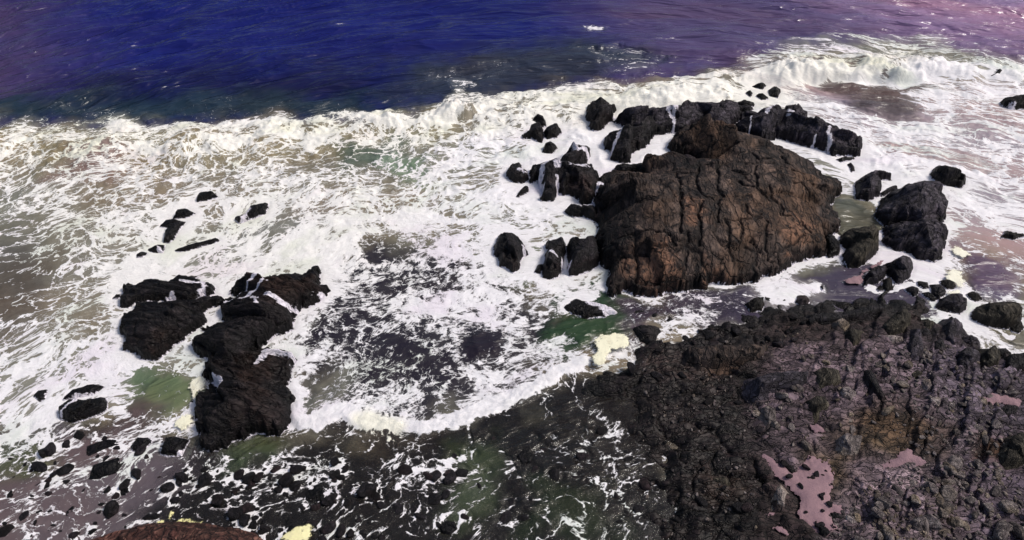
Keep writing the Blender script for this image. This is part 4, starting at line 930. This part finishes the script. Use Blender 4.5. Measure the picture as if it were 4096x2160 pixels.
tl([(840, 370), (1000, 350), (1010, 420), (860, 430)], (.055, .085, .060), 1.2)
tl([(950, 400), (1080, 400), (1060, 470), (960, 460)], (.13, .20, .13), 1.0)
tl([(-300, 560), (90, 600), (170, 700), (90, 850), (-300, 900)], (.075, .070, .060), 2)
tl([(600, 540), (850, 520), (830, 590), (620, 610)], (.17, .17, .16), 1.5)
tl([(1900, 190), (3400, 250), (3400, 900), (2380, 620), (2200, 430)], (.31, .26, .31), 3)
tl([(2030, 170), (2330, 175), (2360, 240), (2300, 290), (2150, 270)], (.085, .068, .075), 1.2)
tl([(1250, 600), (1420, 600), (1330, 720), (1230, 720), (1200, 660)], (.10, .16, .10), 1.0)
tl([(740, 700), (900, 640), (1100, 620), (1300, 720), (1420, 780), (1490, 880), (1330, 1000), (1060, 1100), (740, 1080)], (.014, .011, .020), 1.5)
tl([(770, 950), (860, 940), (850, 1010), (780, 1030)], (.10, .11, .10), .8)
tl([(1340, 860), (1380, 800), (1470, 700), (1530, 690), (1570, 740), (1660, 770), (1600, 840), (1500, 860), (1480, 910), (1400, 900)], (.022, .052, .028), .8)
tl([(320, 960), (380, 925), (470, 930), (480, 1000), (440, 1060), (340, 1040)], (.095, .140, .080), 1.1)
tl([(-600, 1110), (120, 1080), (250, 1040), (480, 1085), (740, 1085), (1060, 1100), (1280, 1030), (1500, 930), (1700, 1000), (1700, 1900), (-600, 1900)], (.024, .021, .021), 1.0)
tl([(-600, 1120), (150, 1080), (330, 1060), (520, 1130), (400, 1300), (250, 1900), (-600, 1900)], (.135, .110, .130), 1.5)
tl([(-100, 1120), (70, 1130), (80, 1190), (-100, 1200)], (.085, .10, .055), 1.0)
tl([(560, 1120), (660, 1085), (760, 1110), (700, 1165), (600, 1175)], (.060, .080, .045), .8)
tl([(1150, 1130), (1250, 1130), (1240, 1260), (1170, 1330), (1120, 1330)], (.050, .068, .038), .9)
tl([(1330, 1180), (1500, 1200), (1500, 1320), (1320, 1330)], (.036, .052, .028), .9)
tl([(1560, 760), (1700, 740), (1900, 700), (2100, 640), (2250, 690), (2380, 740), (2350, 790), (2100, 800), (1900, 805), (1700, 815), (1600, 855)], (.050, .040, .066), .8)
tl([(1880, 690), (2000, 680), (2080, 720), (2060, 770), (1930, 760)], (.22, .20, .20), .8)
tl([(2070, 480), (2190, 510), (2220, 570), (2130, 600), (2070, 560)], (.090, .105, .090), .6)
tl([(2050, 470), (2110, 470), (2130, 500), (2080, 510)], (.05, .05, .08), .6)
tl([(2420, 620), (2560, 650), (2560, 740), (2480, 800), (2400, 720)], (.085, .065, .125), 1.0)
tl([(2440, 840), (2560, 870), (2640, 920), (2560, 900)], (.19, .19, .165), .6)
# how much foam lies on it
fl([(60, 320), (130, 258), (240, 256), (330, 285), (560, 245), (700, 250), (780, 238), (870, 252), (960, 280), (1000, 310)], .24, 1.2, 1.5)
fl([(-200, 330), (50, 285), (140, 270), (240, 280), (300, 310), (500, 322)], .46, 1.5)
fl([(150, 275), (230, 272), (235, 300), (160, 305)], .22, .8)
fl([(1000, 240), (1100, 185), (1190, 160), (1310, 148), (1340, 165), (1260, 190), (1230, 215), (1150, 210), (1060, 250)], .26, 1.0)
fl([(1140, 200), (1210, 195), (1200, 215), (1150, 220)], .55, .6)
fl([(1478, 66), (1525, 66), (1520, 78), (1482, 77)], .6, .6, .5)
fl([(1480, 130), (1560, 105), (1620, 150), (1670, 146), (1660, 190), (1580, 215), (1520, 190)], .42, 1.0)
fl([(1870, 130), (1950, 100), (2150, 75), (2330, 85), (2450, 110), (2576, 150), (2576, 190), (1900, 190)], .50, 2.0)
fl(SURF, .66, 1.6, .8)
fl([(-300, 330), (330, 322), (700, 305), (960, 290), (1000, 330), (600, 370), (100, 400), (-300, 420)], .66, 1.0)
fl([(250, 318), (700, 300), (960, 285), (940, 312), (600, 330), (300, 332)], .98, .8)
fl([(840, 370), (1000, 350), (1010, 430), (860, 440)], .45, 1.5)
fl([(800, 430), (1000, 420), (1060, 500), (900, 560), (780, 520)], .60, 2, 2)
fl([(560, 520), (700, 510), (720, 570), (600, 600)], .58, 1.5, 1.5)
fl([(1160, 320), (1500, 320), (1560, 400), (1540, 600), (1420, 690), (1250, 640), (1080, 560), (1150, 420)], .79, 4, 2)
fl([(1420, 300), (1560, 300), (1700, 330), (1600, 500), (1420, 500), (1300, 420)], 1.0, 2, 1)
fl([(420, 450), (1050, 430), (1150, 600), (700, 640), (400, 640)], .72, 4, 2)
fl([(310, 690), (520, 640), (780, 600), (930, 620), (860, 690), (790, 690), (540, 700), (330, 712)], .90, 1.5)
fl([(-300, 400), (100, 430), (190, 640), (170, 900), (100, 1000), (-300, 1000)], .60, 3, 2)
fl([(-300, 560), (80, 620), (120, 700), (60, 850), (-300, 880)], .44, 2, 2)
fl([(80, 880), (300, 840), (330, 930), (280, 1000), (80, 1110), (-300, 1160), (-300, 1000)], .76, 2)
fl([(1560, 280), (1800, 230), (2100, 200), (2576, 230), (3300, 260), (3300, 700), (2500, 600), (2400, 560), (2380, 450), (2150, 450), (2050, 400), (1900, 300)], .79, 2)
fl([(2330, 220), (2576, 230), (3300, 280), (3300, 600), (2576, 520), (2430, 400)], .68, 3)
fl([(2010, 222), (2080, 172), (2300, 176), (2340, 205), (2270, 240), (2330, 300), (2200, 290), (2080, 255)], .24, 1.0)
fl([(2420, 320), (2500, 340), (2500, 400), (2420, 390)], .6, 1.5)
fl([(1100, 255), (1250, 235), (1480, 200), (1560, 215), (1540, 300), (1400, 320), (1180, 320)], .80, 1.0)
fl([(1250, 255), (1350, 250), (1340, 290), (1240, 290)], .55, .8)
fl([(740, 700), (820, 690), (1000, 620), (1200, 680), (1330, 720), (1420, 790), (1490, 870), (1330, 985), (1200, 1020), (1000, 1040), (830, 1000), (760, 1010)], .60, 1.5)
fl([(920, 600), (1000, 590), (1040, 640), (940, 660)], .42, .8)
fl([(800, 830), (960, 700), (1080, 740), (1060, 880), (940, 960), (840, 970)], .47, 1.0)
fl([(1040, 740), (1300, 760), (1360, 820), (1200, 940), (1050, 900)], .66, 1.2)
fl([(1170, 830), (1260, 840), (1250, 890), (1170, 880)], .28, .8)
fl([(770, 940), (850, 930), (850, 1000), (790, 1020)], .3, .6)
fl([(1340, 850), (1380, 800), (1460, 770), (1560, 740), (1660, 770), (1590, 835), (1500, 850), (1480, 900), (1400, 870)], .18, .8)
fl([(1200, 950), (1400, 860), (1480, 900), (1400, 950), (1250, 1010)], .60, .8)
fl([(350, 960), (390, 930), (460, 935), (470, 1000), (440, 1045), (360, 1030)], .24, 1.0)
BOT = [(-600, 1130), (110, 1090), (200, 1040), (330, 1050), (480, 1090), (735, 1080), (800, 1085), (859, 1055), (926, 1084), (1059, 1097), (1136, 1083), (1213, 1057), (1279, 1027), (1326, 1007), (1409, 953), (1490, 925), (1700, 1000), (1700, 1900), (-600, 1900)]
fl(BOT, .44, .35, .15)
fl([(-600, 1130), (330, 1060), (500, 1150), (420, 1300), (250, 1900), (-600, 1900)], .50, 1.0)
fl([(400, 1180), (700, 1200), (850, 1130), (900, 1300), (700, 1400), (420, 1300)], .45, 1.2)
fl([(1090, 1150), (1300, 1100), (1650, 1050), (1700, 1900), (1300, 1900), (1100, 1300)], .38, 1.5)
fl([(1100, 1100), (1560, 960), (1620, 1060), (1400, 1150), (1150, 1180)], .28, 1.0)
fl([(1030, 1240), (1200, 1230), (1160, 1400), (1000, 1400)], .42, 1.0)
fl([(600, 1110), (660, 1090), (740, 1110), (690, 1160), (620, 1165)], .10, .5)
fl([(1510, 1050), (1560, 1050), (1585, 1090), (1540, 1110)], .7, .5, .3)
fl([(1560, 760), (1700, 740), (1900, 700), (2100, 640), (2250, 690), (2380, 740), (2350, 790), (2100, 800), (1900, 805), (1700, 815), (1600, 855)], .36, .7)
fl([(1890, 700), (1980, 685), (2060, 720), (2020, 760), (1930, 750)], .62, .8)
fl([(1600, 850), (1700, 790), (1780, 770), (1790, 795), (1700, 820)], .62, .6)
fl([(2070, 480), (2190, 500), (2225, 570), (2130, 600), (2070, 560)], .02, .4, .3)
fl([(2400, 570), (2576, 600), (2760, 700), (2700, 900), (2576, 880), (2450, 840), (2390, 740)], .46, 1.0)
fl([(2420, 630), (2540, 650), (2540, 720), (2440, 730)], .22, .7)
fl([(2370, 740), (2450, 790), (2576, 870), (2576, 890), (2450, 840)], .78, .6)
fl([(2470, 815), (2576, 850), (2650, 890), (2540, 860)], .10, .5)
# lines of brighter foam
def foam_line(pts, w, v, frame='F', rag=.3):
    global foam
    ln = ground(pts, frame)
    m = near_box(ln, x, y, w * 4)
    d, _ = line_dist(ln, x[m] + rag * wn2[m], y[m] + rag * fbm(x[m] * 1.1 + 7, y[m] * 1.1, 56, 4))
    foam[m] = np.maximum(foam[m], v * np.exp(-(d / w) ** 2))
ARC = [(735, 1020), (738, 1050), (760, 1072), (800, 1070), (859, 1046), (926, 1073), (1059, 1087), (1136, 1073), (1213, 1046), (1279, 1016), (1326, 996), (1409, 942), (1469, 915)]
foam_line([(a, b - 6) for a, b in ARC], .42, 1.35, rag=.12)
foam_line([(a, b - 18) for a, b in ARC[3:11]], .55, 1.0)
foam_line([(730, 960), (745, 990), (730, 1050)], .4, 1.0)
foam_line([(0, 1110), (60, 1085), (120, 1050), (180, 1010)], .5, 1.1)
foam_line([(840, 560), (1050, 540), (1180, 560)], .8, .95)
foam_line([(1180, 1060), (1185, 1110)], .15, .75, rag=.1)
foam_line([(1260, 1130), (1290, 1180), (1330, 1220)], .22, .62)
foam_line([(1500, 1200), (1530, 1240), (1510, 1290)], .2, .7)
foam_line([(1100, 1330), (1105, 1300), (1130, 1290), (1165, 1300), (1150, 1340)], .18, .75)
foam_line([(980, 1090), (1000, 1150), (960, 1170)], .35, .62)
foam_line([(1000, 1150), (1080, 1180), (1180, 1150)], .3, .52)
foam_line([(1390, 1120), (1500, 1160), (1560, 1140)], .2, .5)
foam_line([(500, 1240), (560, 1200), (640, 1190), (760, 1120)], .3, .6)
foam_line([(240, 1220), (330, 1160), (400, 1090)], .25, .55)
foam_line([(2190, 730), (2300, 720), (2380, 740), (2460, 800), (2530, 840)], .3, .8)
# surf swirling white round the rocks that stand in it
inner = sstep(.15, .4, foam)
for r in ROCKS:
    if r['base'] != 0.0 or r['mat'] in ('WETSTONE', 'RED'): continue
    p = r['poly']
    m = near_box(p, x, y, 2.5)
    if not m.any(): continue
    s = sdf(p, x[m], y[m])
    up = 1.0 if p[:, 1].mean() > 24 else .75
    foam[m] = foam[m] + np.where(s < 0, .30 * up * np.exp(s / .45) * sstep(.4, .6, foam[m]), 0)
foam += .10 * wn * sstep(.1, .4, foam)
# thin collars of foam round the stones of the shallows
for a_, b_, r_ in STONE_AT:
    m = (np.abs(x - a_) < r_ + .5) & (np.abs(y - b_) < r_ + .5)
    if m.any():
        d = np.hypot(x[m] - a_, y[m] - b_)
        foam[m] += .11 * np.exp(-((d - r_) / .14) ** 2)
# cream-coloured foam where the breakers churn sand
cl([(-300, 320), (700, 300), (1160, 240), (1600, 190), (1850, 170), (2300, 125), (2330, 175), (1850, 290), (1200, 330), (900, 420), (0, 460), (-300, 460)], .6)
cl([(0, 450), (1100, 400), (1000, 700), (200, 800)], .3, 4)
cl([(60, 480), (250, 420), (300, 560), (100, 560)], .35, 2)
cl([(900, 1055), (1000, 1075), (1000, 1110), (900, 1100)], 1.2, .5)
# clear shallow water in which the bottom shows
kl(BOT, .62)
kl([(-600, 1120), (150, 1080), (330, 1060), (480, 1130), (400, 1300), (250, 1900), (-600, 1900)], .30, 1.5)
kl([(560, 1120), (660, 1085), (760, 1110), (700, 1165), (600, 1175)], .15, .8)
kl([(1150, 1120), (1250, 1120), (1240, 1260), (1170, 1330), (1120, 1330)], .28, .9)
layer(torn, G([(700, 560), (1100, 540), (1250, 600), (1560, 700), (2100, 620), (2576, 600), (2800, 900), (1700, 900), (1500, 960), (1300, 1040), (1060, 1110), (700, 1100), (740, 800)]), .85, 2.5, x, y, 1.5, wn)
layer(torn, G(BOT), .35, 1.5, x, y, .5, wn)
kl([(1560, 770), (1800, 730), (1900, 760), (1850, 800), (1650, 820)], .35)

# shape: swell and chop offshore, tumbling lumps in the surf, breaking crests
deep = 1 - sstep(.15, .6, foam)
seaward = sstep(34, 46, y + 0 * x)
off = deep * seaward
turn = np.tanh(x / 55)
ang = .42 - .52 * turn                                 # crests swing round as they reach the rocks
ca, sa = np.cos(ang), np.sin(ang)
A, B = x * ca + y * sa, -x * sa + y * ca
B2 = B + .9 * fbm(A * .06, B * .10, 60, 3)
chop = ridged(A * .17, B2 * .44, 61, 2, .5) - 1.0
chop2 = perlin(A * .38, B2 * .95, 64)
swell = fbm(A * .03, B2 * .11, 66, 2)
z = off * (.36 * chop + .14 * chop2 + .30 * swell) + (1 - off) * .02 * chop2
lump = np.clip(foam, 0, 1.2)
z += seaward * lump * (.20 * fbm(x * .45, y * .45, 67, 3) + .10 * ridged(x * 1.1, y * 1.3, 68, 3)) + (1 - seaward) * lump * .05 * fbm(x * 1.2, y * 1.2, 69, 3)
calm = np.ones(N); sunk = np.zeros(N)
for r in ROCKS:
    if r['base'] != 0.0: continue
    m = near_box(r['poly'], x, y, 1.6)
    if not m.any(): continue
    s = sdf(r['poly'], x[m], y[m])
    calm[m] = np.minimum(calm[m], sstep(.2, 1.4, -s)); sunk[m] = np.maximum(sunk[m], sstep(-.3, .3, s))
z = z * calm - .10 * sunk
def breaker(pts, front, back, rag):
    """crest line with its height at each point; falls steeply towards the shore"""
    global z, foam
    a = np.array(pts, float)
    a[:, 1] += 17 * a[:, 2]
    ln = ground(a[:, :2], 'F')
    m = near_box(ln, x, y, back + 1)
    wx, wy = x[m] + rag * .5 * wn2[m], y[m] + rag * .7 * fbm(x[m] * .35, y[m] * .35, 81, 3)
    d, s = line_dist(ln, wx, wy)
    yl = np.interp(x[m], ln[:, 0], ln[:, 1])
    hh = np.interp(s, np.arange(len(a)), a[:, 2]) * (.78 + .45 * fbm(x[m] * .22, y[m] * .05, 83, 3))
    side = wy - yl
    prof = np.where(side < 0, 1 - sstep(0, front, d), 1 - sstep(0, back, d))
    bump = hh * prof * (1 + .26 * fbm(x[m] * 1.1, y[m] * 1.6, 82, 5))
    z[m] += .82 * bump
    f = np.interp(s, np.arange(len(a)), a[:, 3])
    f = f * (.92 + .55 * fbm(x[m] * .30, y[m] * .30, 84, 4))
    foam[m] = np.maximum(foam[m], f * (np.exp(-(np.maximum(-side, 0) / (front * 1.25)) ** 2) * np.exp(-(np.maximum(side, 0) / 1.6) ** 2)) * (d < back))
breaker([(1850, 200, .2, .8), (1920, 190, .8, 1.3), (2010, 172, 1.3, 1.5), (2090, 160, 1.5, 1.5), (2180, 158, 1.6, 1.5), (2260, 164, 1.7, 1.5), (2320, 160, 1.4, 1.4), (2400, 170, .9, 1.2), (2480, 185, .7, 1.1), (2550, 172, .8, 1.2), (2580, 160, .2, .5)], 1.5, 5, .8)
breaker([(1520, 258, .2, .9), (1580, 250, .7, 1.3), (1660, 238, 1.0, 1.4), (1730, 225, 1.2, 1.4), (1775, 205, 1.7, 1.4), (1800, 200, .5, 1.1)], 2.6, 4, .9)
breaker([(900, 312, .1, .7), (960, 305, .7, 1.2), (1010, 305, .8, 1.35), (1070, 295, 1.0, 1.35), (1120, 278, 1.3, 1.35), (1160, 262, 1.6, 1.3), (1180, 262, .4, .8)], 1.8, 4, .8)
breaker([(-200, 375, .5, .75), (0, 370, .6, .7), (150, 370, .9, .70), (330, 360, .7, .8), (520, 362, .8, .72), (700, 345, .7, .85), (900, 322, .6, .9), (960, 318, .3, .8)], 3.2, 4, .7)
breaker([(1180, 300, .3, .75), (1280, 280, .7, .8), (1380, 275, .7, .9), (1500, 262, .5, .9)], 2.0, 3, .7)
breaker([(a, b, .22, 0) for a, b in ARC], .35, 2.0, .15)
flowang = np.where(seaward > .5, .35, .2)
turn2 = .45 - .6 * sstep(-10, 60, x)
fa, fb = np.cos(turn2), np.sin(turn2)
U, V = x * fa + y * fb, -x * fb + y * fa
WU = fbm(x * .13, y * .13, 91, 3) * 1.1
WV = fbm(x * .13 + 40, y * .13, 92, 3) * 1.1
strch = .68
flow = np.stack([(U + WU) * strch, V + WV, np.zeros(N)], 1)
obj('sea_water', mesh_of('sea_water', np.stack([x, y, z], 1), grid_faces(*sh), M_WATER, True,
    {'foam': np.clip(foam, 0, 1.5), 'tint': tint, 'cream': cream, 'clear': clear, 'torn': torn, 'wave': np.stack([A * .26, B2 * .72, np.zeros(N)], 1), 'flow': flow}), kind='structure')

# ------------------------------------------------------------------ old yellowish foam heaped in still corners
def scum(frame, pts, yel, thick=.05, zref=.05):
    zref += .10
    p = ground(pts, frame, zref)
    st = .035
    gx = np.arange(p[:, 0].min() - .3, p[:, 0].max() + .3, st); gy = np.arange(p[:, 1].min() - .3, p[:, 1].max() + .3, st)
    X, Y = np.meshgrid(gx, gy)
    s = sdf(p, X, Y) + .06 + .13 * fbm(X * 1.6, Y * 1.6, 201, 5) + .035 * fbm(X * 6, Y * 6, 202, 3)
    zz = zref + thick * (1 - np.exp(-np.maximum(s, 0) * 5)) * (1 + .25 * fbm(X * 1.5, Y * 1.5, 203, 3)) - .4 * np.maximum(-s, 0) - .03
    f = grid_faces(*X.shape); f = f[(s.ravel()[f] > -.2).any(1)]
    if not len(f): return
    used = np.unique(f); remap = np.full(X.size, -1); remap[used] = np.arange(len(used))
    obj('sea_foam', mesh_of('sea_foam', np.stack([X.ravel(), Y.ravel(), zz.ravel()], 1)[used], remap[f], M_SCUM, True, {'cream': np.full(len(used), yel), 'thin': sstep(.32, -.10, s).ravel()[used]}), kind='stuff')
scum('T11', [(1900, 1210), (1960, 1160), (2060, 1140), (2130, 1150), (2180, 1190), (2180, 1260), (2110, 1270), (2050, 1280), (2010, 1358), (1980, 1400), (1900, 1395), (1880, 1358), (1920, 1290)], .30, .07, .25)
scum('T02', [(1430, 150), (1490, 110), (1550, 110), (1590, 170), (1560, 210), (1490, 240), (1470, 300), (1430, 260)], .15)
scum('T02', [(1310, 500), (1370, 410), (1440, 400), (1480, 460), (1420, 520), (1370, 550)], .25)
scum('T02', [(1255, 1175), (1300, 1120), (1320, 1140), (1300, 1200), (1265, 1215)], .9, .10, .18)
scum('T02', [(1120, 1270), (1180, 1205), (1240, 1215), (1270, 1245), (1340, 1215), (1450, 1190), (1520, 1220), (1540, 1260), (1620, 1280), (1600, 1310), (1450, 1300), (1280, 1275)], .95, .10, .22)
scum('T02', [(2090, 1350), (2150, 1300), (2230, 1250), (2330, 1230), (2380, 1260), (2340, 1358), (2200, 1400)], .75, .09, .16)
scum('Z7', [(1540, 180), (1600, 100), (1660, 70), (1790, 120), (1810, 200), (1810, 310), (1740, 335), (1690, 330), (1680, 270), (1570, 225)], .12)
scum('Z7', [(1560, 390), (1640, 340), (1740, 350), (1770, 440), (1700, 455), (1590, 440)], .05)
scum('Z5', [(1700, 900), (1800, 860), (1880, 900), (1990, 990), (1900, 1010), (1780, 980)], .1)
